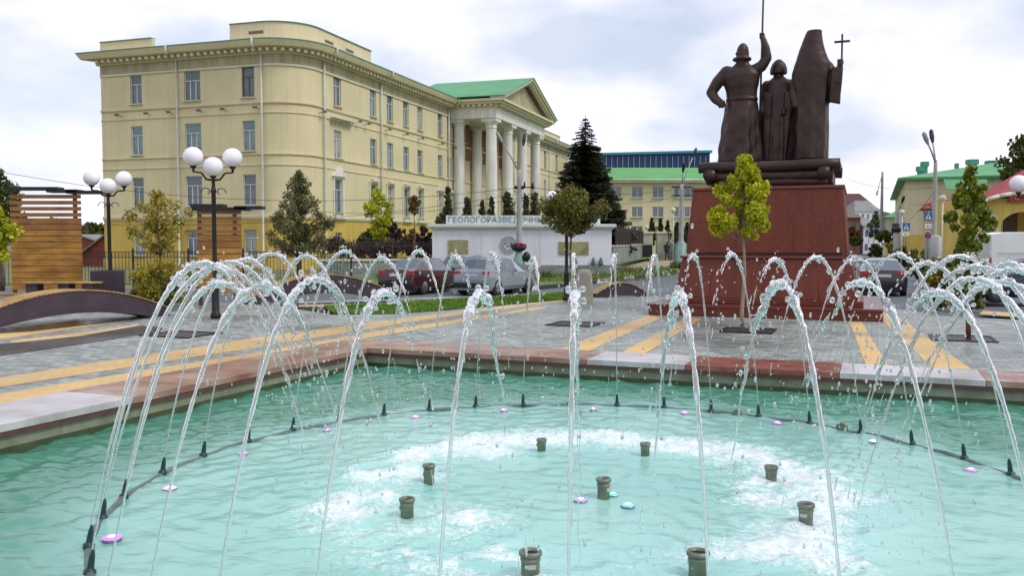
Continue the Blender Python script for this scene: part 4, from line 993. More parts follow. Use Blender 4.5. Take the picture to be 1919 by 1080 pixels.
# log raft
lg = MB(); hl = (zl1-zl0)
wL = wl(1312, 1582, 320, .9); fy = yf(.9)
def log(a, b, r, n=14):
    a, b = Vector(a), Vector(b); k = 9; P_, Q_ = [], []
    for i in range(k+1):
        u = i/k; P_.append(a.lerp(b, u)+Vector((0, 0, .025*noise.noise(Vector((i*.9+a.z*7, a.y, 1)))))); Q_.append(r*(1+.10*noise.noise(Vector((i*1.3, a.z*5, a.y)))))
    lg.tube(P_, Q_, n)
d_ = wC1*.86
for y in (-d_/2+.08, -d_/6, d_/6, d_/2-.08): log((-wL/2, y, zl1-.14), (wL/2, y, zl1-.14), .155)
for x in (-wL/2+.33, wL/2-.40): log((x, -d_/2-.20, zl0+hl*.48), (x, d_/2+.20, zl0+hl*.48), .18, 8)
for y in (-d_/2+.12, d_/2-.12): log((-wL/2+.2, y, zl0+hl*.42), (wL/2-.25, y, zl0+hl*.42), .15); log((-wL/2+.4, y, zl0+.12), (wL/2-.3, y, zl0+.12), .13)
lg.box((0, 0, zl0+hl*.5), (wL*.9, d_*.86, hl*.7)); lg.build('log_raft', M_bronze, mo)
# figures: silhouette lofts + limbs, fused by a voxel remesh into one skin
KX = 65.3   # px per metre at the figures
def LX(px, dep=0): return (px-1444)/(KX-dep*2.6)
def LZ(py, dep=0): return CZ+(454-py)/(KX-dep*2.6)*1.0
def loft(mb, rows, y0=0, n=40, fold=0.0, fn=7, seed=0):
    vs, fs = [], []
    for j, (z, xc, hw, hd, fo) in enumerate(rows):
        for k in range(n):
            a = 2*math.pi*k/n; f_ = 1+fo*(math.cos(a*fn+seed+.5*math.sin(j*.7))*.7+.3*math.cos(a*(fn*2+1)+seed*2))
            vs.append((xc+hw*f_*math.cos(a), y0+hd*f_*math.sin(a), z))
    for j in range(len(rows)-1):
        for k in range(n): k2 = (k+1) % n; fs.append((j*n+k, j*n+k2, (j+1)*n+k2, (j+1)*n+k))
    fs.append(tuple(range(n))[::-1]); fs.append(tuple((len(rows)-1)*n+k for k in range(n)))
    mb.add(vs, fs, 0, True)
def fuse(mb, name, m, parent, vox=.022, sm=2):
    o = mb.build(name, m, parent)
    r = o.modifiers.new('remesh', 'REMESH'); r.mode = 'VOXEL'; r.voxel_size = vox; r.use_smooth_shade = True
    s_ = o.modifiers.new('smooth', 'SMOOTH'); s_.iterations = sm; s_.factor = .6
    bpy.context.view_layer.update()
    me = bpy.data.meshes.new_from_object(o.evaluated_get(bpy.context.evaluated_depsgraph_get())); o.modifiers.clear(); old = o.data; o.data = me; bpy.data.meshes.remove(old); me.name = name
    return o
def interp_rows(ctrl, n=34):
    """ctrl rows (py, x0, x1, depth, fold) -> dense rows"""
    res = []; ys = [c[0] for c in ctrl]
    for i in range(n+1):
        y = ys[0]+(ys[-1]-ys[0])*i/n
        for a, b in zip(ctrl[:-1], ctrl[1:]):
            if (a[0]-y)*(b[0]-y) <= 1e-9:
                u = (y-a[0])/(b[0]-a[0]) if b[0] != a[0] else 0; u = u*u*(3-2*u)*.5+u*.5; res.append([y]+[a[j]+(b[j]-a[j])*u for j in range(1, 5)]); break
    return res
def rows_of(ctrl, dep=0, n=34): return [(LZ(y, dep), (LX(a, dep)+LX(b, dep))/2, (LX(b, dep)-LX(a, dep))/2, d, f) for y, a, b, d, f in interp_rows(ctrl, n)]
def limb(mb, pts, rad, dep=0):
    P_ = [Vector((LX(x, dep), y, LZ(z, dep))) for x, y, z in pts]; D, Rr = [], []
    for i in range(len(P_)-1):
        for k in range(6): D.append(P_[i].lerp(P_[i+1], k/6)); Rr.append(rad[i]+(rad[i+1]-rad[i])*k/6)
    D.append(P_[-1]); Rr.append(rad[-1]); mb.tube(D, Rr, 12)
    for p_, r_ in zip(P_, rad): mb.ball(p_, r_, 10)
def fist(mb, c, r, dep=0, grip=Vector((0, 0, 1))):
    c = Vector(c); mb.ball(c, r*.9, 10, sz=1.15)
    for k in range(4):   # knuckled fingers wrapping the shaft
        z = c.z+(k-1.5)*r*.52; mb.tube([c+Vector((r*.5, -r*.2, z-c.z)), c+Vector((r*.1, -r*.95, z-c.z)), c+Vector((-r*.75, -r*.65, z-c.z)), c+Vector((-r*.85, r*.1, z-c.z))], r*.27, 7)
    mb.tube([c+Vector((r*.4, r*.5, r*.3)), c+Vector((-r*.2, r*.9, r*.6)), c+Vector((-r*.8, r*.5, r*.8))], r*.26, 7)
# --- warrior
wf = MB()
ctrl = [(300, 1341, 1423, .46, .12), (262, 1344.5, 1420, .43, .12), (222, 1349, 1417, .38, .09), (196, 1353, 1415, .34, .055), (180, 1356, 1412.5, .30, .02), (165, 1354.5, 1413, .31, .01), (150, 1350, 1416, .35, .01), (135, 1346.5, 1418, .36, .01), (127, 1348, 1416, .32, .0), (121, 1355, 1409, .26, .0), (116, 1367, 1401, .2, .0), (110, 1373, 1396, .17, 0), (100, 1373.5, 1396, .17, 0)]
loft(wf, rows_of(ctrl, n=46), fn=6, seed=1)
loft(wf, rows_of([(104, 1372.5, 1397.5, .2, 0), (95, 1373, 1397, .22, 0), (88, 1373.5, 1396.5, .22, 0), (81, 1375.5, 1395, .2, 0), (76.5, 1379, 1392, .15, 0), (73.5, 1382.5, 1388.5, .06, 0)], n=14), y0=-.02)
mbx = LX(1384); wf.tube([(mbx+.235*math.cos(a), -.02+.25*math.sin(a), LZ(104.0)) for a in [2*math.pi*k/24 for k in range(25)]], .045, 8, caps=False)
wf.tube([(mbx+.18*math.cos(a), -.02+.2*math.sin(a), LZ(93)) for a in [2*math.pi*k/24 for k in range(25)]], .022, 8, caps=False)
limb(wf, [(1356, 0, 128), (1339, -.05, 145), (1327, -.06, 164), (1336, -.18, 178), (1350, -.30, 190)], [.22, .185, .155, .135, .11])
fist(wf, (LX(1351), -.30, LZ(190)), .11)
limb(wf, [(1405, .0, 128), (1420, .02, 119), (1430, .02, 104), (1427, .0, 85), (1422.5, -.02, 68)], [.19, .165, .14, .12, .085])
fist(wf, (LX(1421.2), -.02, LZ(62)), .085)
loft(wf, rows_of([(183, 1355, 1414, .33, 0), (181, 1354, 1415, .345, 0), (178, 1355, 1414, .33, 0)], n=6))
warrior = fuse(wf, 'warrior_figure', M_bronze, mo)
m = MB(); m.tube([(LX(1418), -.10, LZ(296)), (LX(1423), -.06, LZ(-70))], [.032, .026], 8); m.lathe([(.03, 0), (.07, .12), (.06, .25), (.005, .55)], (LX(1423), -.06, LZ(-70)), 8, sy=.3); m.build('spear', M_bronze, warrior)
# --- middle man (stands further in)
mf = MB(); dp_ = .35
ctrl = [(300, 1415, 1487, .38, .12), (250, 1416, 1487, .36, .12), (210, 1417, 1486, .34, .09), (180, 1417, 1485, .32, .05), (165, 1417.5, 1482, .3, .01), (153, 1421, 1477, .27, 0), (147, 1430, 1469, .22, 0), (142, 1439, 1460, .15, 0), (136, 1441, 1457, .13, 0), (128, 1441, 1457, .14, 0)]
loft(mf, rows_of(ctrl, dp_), y0=.45, fn=5, seed=3)
loft(mf, rows_of([(136, 1433.5, 1464.5, .25, 0), (131, 1433, 1465, .26, 0), (126, 1433.5, 1464.5, .26, 0), (118, 1436, 1462, .23, 0), (112, 1440.5, 1457.5, .16, 0), (108, 1445.5, 1452.5, .06, 0)], dp_, 16), y0=.45)
limb(mf, [(1428, .45, 157), (1424, .40, 185), (1431, .18, 210)], [.17, .14, .11], dp_); limb(mf, [(1471, .45, 157), (1477, .40, 185), (1466, .18, 206)], [.17, .14, .11], dp_)
fist(mf, (LX(1433, dp_), .12, LZ(214, dp_)), .09); fist(mf, (LX(1463, dp_), .12, LZ(210, dp_)), .09)
# cloak flaps falling open at the back
for sx_, x0_, x1_ in ((1, 1424, 1440), (-1, 1462, 1476)):
    mf.add([(LX(x0_, dp_), .10, LZ(172, dp_)), (LX(x1_, dp_), .06, LZ(176, dp_)), (LX((x0_+x1_)/2+sx_*3, dp_), .02, LZ(300, dp_)), (LX(x0_, dp_), .06, LZ(300, dp_)), (LX(x0_, dp_), .25, LZ(172, dp_)), (LX(x1_, dp_), .25, LZ(176, dp_)), (LX((x0_+x1_)/2+sx_*3, dp_), .25, LZ(300, dp_)), (LX(x0_, dp_), .25, LZ(300, dp_))],
           [(0, 1, 2, 3), (7, 6, 5, 4), (0, 4, 5, 1), (1, 5, 6, 2), (2, 6, 7, 3), (3, 7, 4, 0)])
fuse(mf, 'helmeted_figure', M_bronze, mo)
# --- hooded priest
pf_ = MB()
ctrl = [(300, 1481, 1541.5, .40, .08), (250, 1481.5, 1542, .38, .08), (205, 1482, 1541.5, .36, .06), (175, 1479.5, 1543, .34, .03), (155, 1475, 1545, .34, .01), (140, 1475.5, 1548, .35, 0), (125, 1479.5, 1546, .33, 0), (112, 1483.5, 1539, .31, 0), (98, 1487.5, 1534, .28, 0), (84, 1492.5, 1530.5, .25, 0), (70, 1497.5, 1528.5, .22, 0), (64, 1500, 1528, .20, 0), (61, 1502, 1528, .19, 0)]
loft(pf_, rows_of(ctrl, n=46), y0=-.05, fn=7, seed=5)
limb(pf_, [(1538, .02, 130), (1549, -.02, 160), (1554, -.06, 190), (1556, -.2, 160), (1561, -.26, 135)], [.19, .19, .12, .14, .085])
pf_.add([(LX(1543), -.30, LZ(196)), (LX(1562), -.30, LZ(201)), (LX(1566), -.33, LZ(138)), (LX(1548), -.33, LZ(132)), (LX(1543), .08, LZ(194)), (LX(1562), .05, LZ(199)), (LX(1564), -.12, LZ(138)), (LX(1548), -.10, LZ(132))], [(0, 1, 2, 3), (7, 6, 5, 4), (0, 4, 5, 1), (1, 5, 6, 2), (2, 6, 7, 3), (3, 7, 4, 0)])
fist(pf_, (LX(1562), -.28, LZ(126)), .095)
limb(pf_, [(1486, -.05, 150), (1480, -.05, 175), (1484, -.25, 200)], [.16, .14, .10])
pr1 = fuse(pf_, 'hooded_figure', M_bronze, mo)
m = MB(); m.box((LX(1563.5), -.28, (LZ(75)+LZ(122))/2), (.05, .05, LZ(75)-LZ(122))); m.box((LX(1563.5), -.28, LZ(88.5)), (LX(1577)-LX(1550), .054, .055)); m.build('cross', M_bronze, pr1)

# ================================================================== LAMPS
def globe_lamp(x, y, label, rz=0, gd=.25, H=4.0, z0=0, cups=3, vis=(0, 1, 2)):
    e = empty('globe_lamp', (x, y, z0), rz, label, 'street lamp', 'three-globe park lamps')
    k = H/4.0
    m = MB(); m.lathe([(.13, 0), (.13, .12), (.10, .16), (.085, .9), (.10, .95), (.07, 1.0), (.06, 1.05), (.055, H*.76), (.075, H*.77), (.06, H*.79), (.045, H*.80), (.04, H*.93)], n=14); m.build('pole', M_dark, e)
    for i in range(3):
        a = R((-90, 8, 172)[i]); r_ = .0 if False else .42
        if i == 0: rr_, zc = .22, H*.98-.27
        else: rr_, zc = .49, H*.98
        c, s_ = math.cos(a), math.sin(a); m = MB(); zz = H*.84
        m.tube([(0, 0, zz), (c*rr_*.35, s_*rr_*.35, zz+.02), (c*rr_*.55, s_*rr_*.55, zz+.16), (c*rr_*.62, s_*rr_*.62, zc-gd-.16), (c*rr_, s_*rr_, zc-gd-.14), (c*rr_, s_*rr_, zc-gd-.04)], [.028, .028, .026, .024, .024, .03], 8)
        m.lathe([(.02, -.14), (.035, -.10), (.03, -.06), (.075, -.02), (.09, .02)], (c*rr_, s_*rr_, zc-gd), 10)
        # scroll under the arm
        pts = []
        for j in range(16): t_ = j/15*4.2; q = .02+.16*(1-j/15); pts.append((c*(.10+q*math.cos(t_)*.9+.06), s_*(.10+q*math.cos(t_)*.9+.06), zz-.33+q*math.sin(t_)*1.0))
        m.tube(pts, .013, 5); m.build('arm', M_dark, e)
        m = MB(); m.ball((c*rr_, s_*rr_, zc), gd, 24); m.build('globe', M_globe, e)
    return e
def lamp_at(px, gy, Y, gpx, label, rz, z0=0):
    X = aty(px, gy, Y).x; rz = rz+math.atan2(-Y, -X)+R(90); gd = gpx/2*Y/F_PX; zt = aty(px, gy, Y).z; return globe_lamp(X, Y, label, rz, gd, zt/.98, z0)
lamp_at(399, 294, 23, 36, 'nearest three-globe lamp, in front of the narrow wooden screen', 0)
lamp_at(202, 334, 29, 29, 'three-globe lamp rising from a dark planter box beside the wide wooden screen', 0)
lamp_at(1062, 369, 30, 22, 'three-globe lamp partly hidden by the maple crown in front of the white wall', .25)
lamp_at(1945, 344, 26, 33, 'three-globe lamp at the right edge of the view with one globe showing', .3)
def small_lamp(px, gy, Y, r, label, zb=.3):
    p_ = aty(px, gy, Y); e = empty('park_lamp', (p_.x, Y, zb), 0, label, 'park lamp', 'small single-globe lamps far off')
    m = MB(); m.tube([(0, 0, 0), (0, 0, p_.z-zb-r)], .05, 7); m.lathe([(.05, -.1), (.12, 0)], (0, 0, p_.z-zb-r), 8); m.build('pole', M_pipe, e)
    m = MB(); m.ball((0, 0, p_.z-zb), r, 14); m.build('globe', mat('old_globe', (.66, .62, .45), .4), e)
small_lamp(970, 398, 62, .25, 'yellowish globe lamp just left of the concrete lamp pole above the white wall', .5)
small_lamp(1262, 394, 80, .24, 'yellowish globe lamp beside the concrete pole left of the pedestal')
small_lamp(1212, 426, 88, .2, 'tiny globe lamp above the gate pillars')
small_lamp(1767, 371, 52, .2, 'yellowish globe lamp in front of the low red roof')
small_lamp(1691, 398, 60, .17, 'small globe lamp between two crossing signs')
# tall double-arm lamp posts
def tall_lamp(px, Y, ybase, ytop_pole, arms, label, rad=(.15, .10), m_=M_concrete, extra=None):
    b = aty(px, ybase, Y); zt = aty(px, ytop_pole, Y).z; e = empty('tall_street_lamp', (b.x, Y, b.z), 0, label, 'street lamp', 'tall concrete street lamps')
    m = MB(); n = 10; m.tube([(0, 0, (zt-b.z)*k/n) for k in range(n+1)], [rad[0]+(rad[1]-rad[0])*k/n for k in range(n+1)], 12); m.build('pole', m_, e)
    for ax_, ay_ in arms:
        t_ = aty(ax_, ay_, Y); dx_, dz_ = t_.x-b.x, t_.z-b.z; dy_ = -.6 if dx_ < 0 else .5
        a0 = Vector((0, 0, zt-b.z-.15)); a1 = Vector((dx_, dy_, dz_)); m = MB(); m.tube([a0, a0.lerp(a1, .5)+Z*.05, a1], [.05, .04, .035], 7); m.build('arm', m_, e)
        dr = (a1-a0).normalized(); m = MB(); m.tube([a1-dr*.12, a1, a1+dr*.2, a1+dr*.55, a1+dr*.65], [.04, .07, .11, .10, .03], 10)
        m.build('lamp_head', M_concrete if dx_ < -.4 else M_dark, e)
    return e, b, zt
tl, b_, zt_ = tall_lamp(973, 50, 500, 318, [(941, 268), (981, 268)], 'tall concrete lamp post with two heads in front of the white columns', (.19, .12))
m = MB(); 
for z_, s_ in ((zt_-b_.z-1.6, 1), (zt_-b_.z-1.0, 1)): m.tube([(-.1, 0, z_), (.9, 0, z_)], .035, 6); m.tube([(.3, -.1, z_), (.3, -.1, z_+.3)], .06, 6); m.tube([(.75, -.1, z_-.1), (.75, -.1, z_+.25)], .08, 6)
m.tube([(-.28, 0, zt_-b_.z-1.0), (.28, 0, zt_-b_.z-1.0)], .1, 8); m.build('insulator_bracket', M_dark, tl)
t2, b2_, zt2 = tall_lamp(1276, 62, 492, 345, [(1302, 291), (1277, 322)], 'tall concrete lamp post left of the monument with wires meeting at its top', (.2, .13))
m = MB(); m.lathe([(.5, 0), (.5, .1), (.45, .15), (.38, 1.3), (.28, 1.4), (.2, 1.5)], n=4); m.build('base', M_greenpaint, t2)
m = MB()
for z_ in (.2, .8): m.tube([(-.7, 0, zt2-b2_.z-z_), (.7, 0, zt2-b2_.z-z_)], .05, 6)
m.build('crossarm', M_dark, t2)
t3, b3_, zt3 = tall_lamp(1749, 42, 480, 300, [(1727, 270), (1757, 262)], 'tall lamp post on the right verge carrying the crossing and no-stopping signs', (.15, .08))
m = MB(); m.lathe([(.42, -.5), (.42, .1), (.38, .9), (.2, 1.0)], n=4); m.build('base', M_concrete, t3)
t4, b4_, zt4 = tall_lamp(1651, 95, 452, 322, [(1641, 357)], 'distant slim lamp post beside the far end of the street', (.2, .12))
tall_lamp(1683, 70, 452, 392, [(1684, 380)], 'short post with a box on top in front of the cream green-roofed house', (.16, .14))
# wires
def wire(a, b, sag, label, r=.012):
    a, b = Vector(a), Vector(b); pts = [a.lerp(b, k/24)-Z*(sag*4*(k/24)*(1-k/24)) for k in range(25)]
    m = MB(); m.tube([p-a for p in pts], r, 5); o = m.build('overhead_wire', M_dark); o.location = a; tag(o, label, 'wire', 'overhead wires')
top1 = Vector((b_.x, 50, zt_)); top2 = Vector((b2_.x, 62, zt2)); top3 = Vector((b3_.x, 42, zt3-1.4))
wire(top1-Z*1.6, aty(560, 393, 52), .5, 'lowest wire crossing the facade left of the lamp post'); wire(top1-Z*1.0, aty(-60, 310, 50), 1.3, 'long upper wire crossing the whole facade to the left edge', .014)
wire(top1-Z*1.35, aty(-60, 408, 50), 1.0, 'sagging wire reaching the left edge behind the globe lamps')
wire(top1-Z*1.0+Vector((.8, 0, 0)), top2-Z*.3, .4, 'upper wire between the two posts passing in front of the spruce', .014); wire(top1-Z*1.6+Vector((.8, 0, 0)), top2-Z*.8, .5, 'lower wire between the two posts in front of the annex', .014)
wire(top2-Z*.2, aty(1345, 320, 60), .05, 'short wire from the post towards the monument')
wire(aty(1590, 336, 60), top3+Z*.1, .3, 'wire crossing the sky right of the monument'); wire(top3, aty(1668, 412, 70), .8, 'wire running from the right post down past the cream house'); wire(top3-Z*.1, aty(1930, 357, 48), .6, 'wire reaching from the right post over the lemon building')
# flower pillar
fp_ = aty(972, 530, 48.5); e = empty('flower_pillar', (fp_.x, 48.5, .05), 0, 'squat stone pillar with a bowl of pink flowers standing before the white wall', 'planter')
m = MB(); zt_p = aty(972, 497, 48.5).z-.05; m.box((0, 0, zt_p/2-.1), (1.15, 1.0, zt_p+.2)); m.build('pillar', M_stone, e, bevel=.02)
m = MB(); m.lathe([(.36, zt_p), (.34, zt_p+.1), (.19, zt_p+.65), (.15, zt_p+.75)], n=16); m.build('stem', M_greenpaint, e)
m = MB(); m.lathe([(.14, zt_p+.74), (.34, zt_p+.82), (.46, zt_p+1.0), (.42, zt_p+1.02), (.3, zt_p+.98)], n=18); m.build('bowl', M_dark, e)
m = MB()
for k in range(160):
    a = random.uniform(0, 6.28); r_ = .42*math.sqrt(random.random()); c = Vector((r_*math.cos(a), r_*math.sin(a), zt_p+1.05+random.uniform(-.05, .14)*(1.1-r_))); d1_ = Vector((random.gauss(0, 1), random.gauss(0, 1), random.gauss(0, 1))).normalized()*.05; d2_ = d1_.orthogonal().normalized()*.05
    m.add([c-d1_-d2_, c+d1_-d2_, c+d1_+d2_, c-d1_+d2_], [(0, 1, 2, 3)], 0 if c.x > -.1 else 1)
m.build('flowers', [L_flower, L_thuja], e)
m = MB(); m.ball((.43, -.1, zt_p+.45), .22, 12, sz=1.3); m.build('meter_box', M_dark, e)

# ================================================================== FOLIAGE
def blob_leaves(mb, clumps, n, size, rnd, flat=.0, mi=0):
    """leaf quads through clump volumes; clumps = (centre, radius, weight)"""
    tot = sum(c[2] for c in clumps)
    for c, r_, wgt in clumps:
        for _ in range(max(1, int(n*wgt/tot))):
            d = Vector((rnd.gauss(0, 1), rnd.gauss(0, 1), rnd.gauss(0, .8))); d.normalize(); p = Vector(c)+d*r_*rnd.random()**.45
            nrm = Vector((rnd.gauss(0, 1), rnd.gauss(0, 1), rnd.gauss(.5+flat, .8))).normalized(); a = nrm.orthogonal().normalized(); a.rotate(Matrix.Rotation(rnd.uniform(0, 6.28), 3, nrm)); b = nrm.cross(a)
            s = size*rnd.uniform(.6, 1.35); w2 = s*.42
            mb.add([p-a*s*.5, p+b*w2+a*s*.05, p+a*s*.55-Z*s*.1, p-b*w2+a*s*.05], [(0, 1, 2, 3)], mi)
def tree(name, label, cat, x, y, z0, trunk_h, H, rx, ry, leafm, barkm, n=2600, leaf=.11, clumps=34, tr=.05, seed=1, top=.6, shape='round', group=None, lean=0.0, gap=.5, cr=.30):
    rnd = random.Random(seed); e = empty(name, (x, y, z0), 0, label, cat, group)
    tb = MB(); tp_ = [Vector((lean*(k/8)**1.5+.03*math.sin(k*1.3+seed), .03*math.cos(k+seed), (H*.88)*k/8)) for k in range(9)]; tb.tube(tp_, [tr*(1-.85*k/8)+.004 for k in range(9)], 8)
    cl = []
    for i in range(clumps):
        u = (i+.5)/clumps; zc = trunk_h+(H-trunk_h)*u
        if shape == 'round': w_ = math.sin(math.pi*min(1, u*.93+.09))**.75
        elif shape == 'cone': w_ = (1-u)**.8*min(1, u*7+.3)
        elif shape == 'column': w_ = min(1, (1-u)*3.2+.1)*min(1, u*6+.35)
        elif shape == 'egg': w_ = (math.sin(math.pi*min(1, (u*.8+.2)))**.8)*(1.15-.6*u)
        a = i*2.4+rnd.uniform(-.5, .5); rr_ = w_*(rnd.random()**.5)*(1 if rnd.random() > .2 else .4)
        c = Vector((lean+rx*rr_*math.cos(a), ry*rr_*math.sin(a), zc+rnd.uniform(-.5, .5)*(H-trunk_h)/clumps*2)); rad = cr*rx*rnd.uniform(.65, 1.35)*(.55+.45*w_)
        cl.append((c, rad, rad**2))
        zb = max(trunk_h*.9, zc-.28*abs(rx*rr_)-.15*(H-trunk_h)); base = tp_[min(8, int(zb/(H*.88)*8))]
        base = Vector((base.x, base.y, zb)); mid = base.lerp(c, .5)+Z*.05*H*.3*rr_; tb.tube([base, mid, c], [tr*.38*(1-.5*u), tr*.22, .005], 5)
    tb.build('trunk', barkm, e, smooth=True)
    mb = MB(); blob_leaves(mb, cl, n, leaf, rnd); mb.build('crown', leafm, e, smooth=False)
    return e
def tree_px(name, label, cat, px, Y, yb, yt, wpx, **k):
    b = aty(px, yb, Y); t_ = aty(px, yt, Y); wd = wpx/2*Y/F_PX; z0 = k.pop('z0', b.z); th = k.pop('trunk_px', None)
    trunk_h = (aty(px, th, Y).z-z0) if th else .3
    return tree(name, label, cat, b.x, Y, z0, trunk_h, t_.z-z0, wd, wd*.9, k.pop('leafm'), k.pop('barkm', M_bark), **k)
p_ = onz(1402, 622); ykk = p_.y
tree_px('maple_tree', 'young maple with lime-yellow leaves and a thin bare trunk in front of the red pedestal', 'tree', 1392, ykk, 622, 292, 146, leafm=L_lime, barkm=M_barkpale, n=11500, leaf=.072, clumps=54, tr=.045, seed=4, trunk_px=440, shape='egg', z0=0, cr=.20)
p_ = onz(1803, 636)
tree_px('maple_tree', 'slender green maple right of the monument with a reddish trunk in a square pit', 'tree', 1812, p_.y, 636, 316, 72, leafm=L_maple, barkm=M_barkred, n=8000, leaf=.075, clumps=56, tr=.05, seed=8, trunk_px=560, shape='column', z0=0, cr=.34)
tree_px('maple_tree', 'dark-crowned round maple in front of the white wall, hiding part of the lamp globes', 'tree', 1070, 28.7, 562, 352, 122, leafm=L_autumn, barkm=M_bark, n=7500, leaf=.09, clumps=54, tr=.05, seed=12, trunk_px=434, shape='round', z0=0, cr=.26)
tree_px('sapling', 'loose light-green sapling with thin spreading branches before the ochre base, left of the narrow screen', 'tree', 300, 30, 560, 358, 150, leafm=L_shrub, barkm=M_bark, n=2300, leaf=.095, clumps=46, tr=.045, seed=16, trunk_px=470, shape='round', z0=0, cr=.19)
tree_px('broadleaf_tree', 'yellow-green tree leaning in at the left edge over the wide wooden screen', 'tree', -12, 24, 600, 345, 90, leafm=L_lime, barkm=M_bark, n=2600, leaf=.13, clumps=40, tr=.07, seed=18, trunk_px=480, shape='egg', z0=0, cr=.3)
tree_px('broadleaf_tree', 'darker tree behind the top left corner of the wide wooden screen', 'tree', 4, 36, 560, 318, 96, leafm=L_dark, barkm=M_bark, n=2400, leaf=.15, clumps=36, tr=.1, seed=19, trunk_px=450, shape='round', z0=0, cr=.34)
tree_px('juniper_tree', 'broad grey-green conical tree with a dark middle standing before the rounded building corner', 'tree', 563, 36, 545, 322, 118, leafm=L_olive, barkm=M_bark, n=12500, leaf=.075, clumps=120, tr=.08, seed=22, trunk_px=478, shape='egg', z0=0, cr=.19)
tree_px('aspen_tree', 'small bright lime tree with two-tiered crown before the ochre base', 'tree', 709, 54, 470, 352, 46, leafm=L_lime, barkm=M_bark, n=2300, leaf=.15, clumps=26, tr=.07, seed=25, trunk_px=450, shape='column', cr=.4)
tree_px('columnar_tree', 'thin columnar tree with rusty trunk rising left of the white wall', 'tree', 777, 46, 545, 368, 20, leafm=L_rust, barkm=M_barkred, n=1300, leaf=.11, clumps=26, tr=.06, seed=26, trunk_px=400, shape='column', z0=0, cr=.6)
tree_px('broadleaf_tree', 'rounded dark treetop behind the red roof at the right edge', 'tree', 1925, 75, 420, 252, 100, leafm=L_dark, barkm=M_bark, n=4200, leaf=.34, clumps=44, tr=.25, seed=29, trunk_px=350, shape='round', cr=.36)
# spruce: whorls of drooping boughs
def spruce(px, Y, yb, yt, wpx, label, seed=3, levels=46, group=None, per=25):
    rnd = random.Random(seed); b = aty(px, yb, Y); zt = aty(px, yt, Y).z; H = zt-b.z; Rm = wpx/2*Y/F_PX
    e = empty('spruce_tree', (b.x, Y, b.z), 0, label, 'tree', group); m = MB(); m.tube([(0, 0, H*k/6) for k in range(7)], [.22*(1-k/6)*Rm/3+.02 for k in range(7)], 8); m.build('trunk', M_bark, e)
    m = MB()
    for l in range(levels):
        u = (l+.5)/levels; z = H*(.04+.94*u); Rl = Rm*1.6*(1-u)**.78*rnd.uniform(.82, 1.12)+.10
        for k in range(per if u < .8 else 7):
            a = rnd.uniform(0, 6.283); L_ = Rl*rnd.uniform(.72, 1.08); c, s_ = math.cos(a), math.sin(a); ns = max(4, int(L_/.13))
            for j in range(ns):
                t_ = (j+.5)/ns; q = Vector((c*L_*t_, s_*L_*t_, z-L_*.42*t_*(1-.55*t_)+rnd.gauss(0, .04)))
                wd = .36*Rl*(1-t_*.7)*.55+.12
                for sgn in (-1, 1):
                    ex = Vector((-s_*sgn, c*sgn, 0))*wd*rnd.uniform(.7, 1.3)+Vector((c, s_, 0))*wd*.7+Z*(-.10*Rl*rnd.random()-.05)
                    wv = Vector((c, s_, 0))*.10*(1+Rl*.4)
                    m.add([q-wv, q+wv, q+ex], [(0, 1, 2)])
                m.add([q-Vector((c, s_, 0))*.1, q+Vector((-s_, c, 0))*.04-Z*rnd.uniform(.1, .3)*(.4+Rl*.25), q+Vector((c, s_, 0))*.14], [(0, 1, 2)])
    m.add([(-.05, 0, H*.93), (.05, 0, H*.93), (0, 0, H)], [(0, 1, 2)]); m.build('crown', L_spruce, e); return e
spruce(1096, 70, 470, 216, 112, 'tall dark spruce standing between the portico and the annex', 3)
# thujas behind the sign wall
for i, (px, yt, wp, lb) in enumerate(((840, 354, 26, 'thuja at the left end of the lettered panel, tallest of the left pair'), (876, 374, 26, 'short broad thuja above the start of the lettering'), (904, 377, 18, 'narrow thuja left of the first front column'), (921, 369, 18, 'narrow thuja just under the first front column'),
        (951, 359, 32, 'broad thuja left of the tall lamp post'), (986, 366, 20, 'dark thuja immediately right of the tall lamp post'), (1003, 365, 24, 'dark thuja left of the maple crown, right of its twin'))):
    tree_px('thuja', lb, 'conifer', px, 57, 455, yt, wp, leafm=L_thuja, n=1500, leaf=.2, clumps=30, tr=.06, seed=40+i, trunk_px=445, shape='cone', group='thujas behind the white wall', cr=.55)
tree_px('thuja', 'low thuja clump at the left end of the white wall, beside the first letter', 'conifer', 830, 55.5, 455, 400, 26, leafm=L_thuja, n=1200, leaf=.2, clumps=22, seed=51, trunk_px=445, shape='column', group='thujas behind the white wall', cr=.5)
for i, (px, yt, wp, lb) in enumerate(((1221, 410, 16, 'thuja over the left gate pillar'), (1237, 408, 15, 'thuja between the gate pillars'), (1251, 414, 14, 'thuja over the right gate pillar'), (1268, 417, 16, 'thuja left of the concrete post by the pedestal'), (1287, 419, 16, 'thuja between the concrete post and the pedestal'))):
    tree_px('thuja', lb, 'conifer', px, 92, 470, yt, wp, leafm=L_thuja, n=1000, leaf=.26, clumps=22, seed=60+i, trunk_px=460, shape='cone', group='thujas behind the gate', cr=.55)
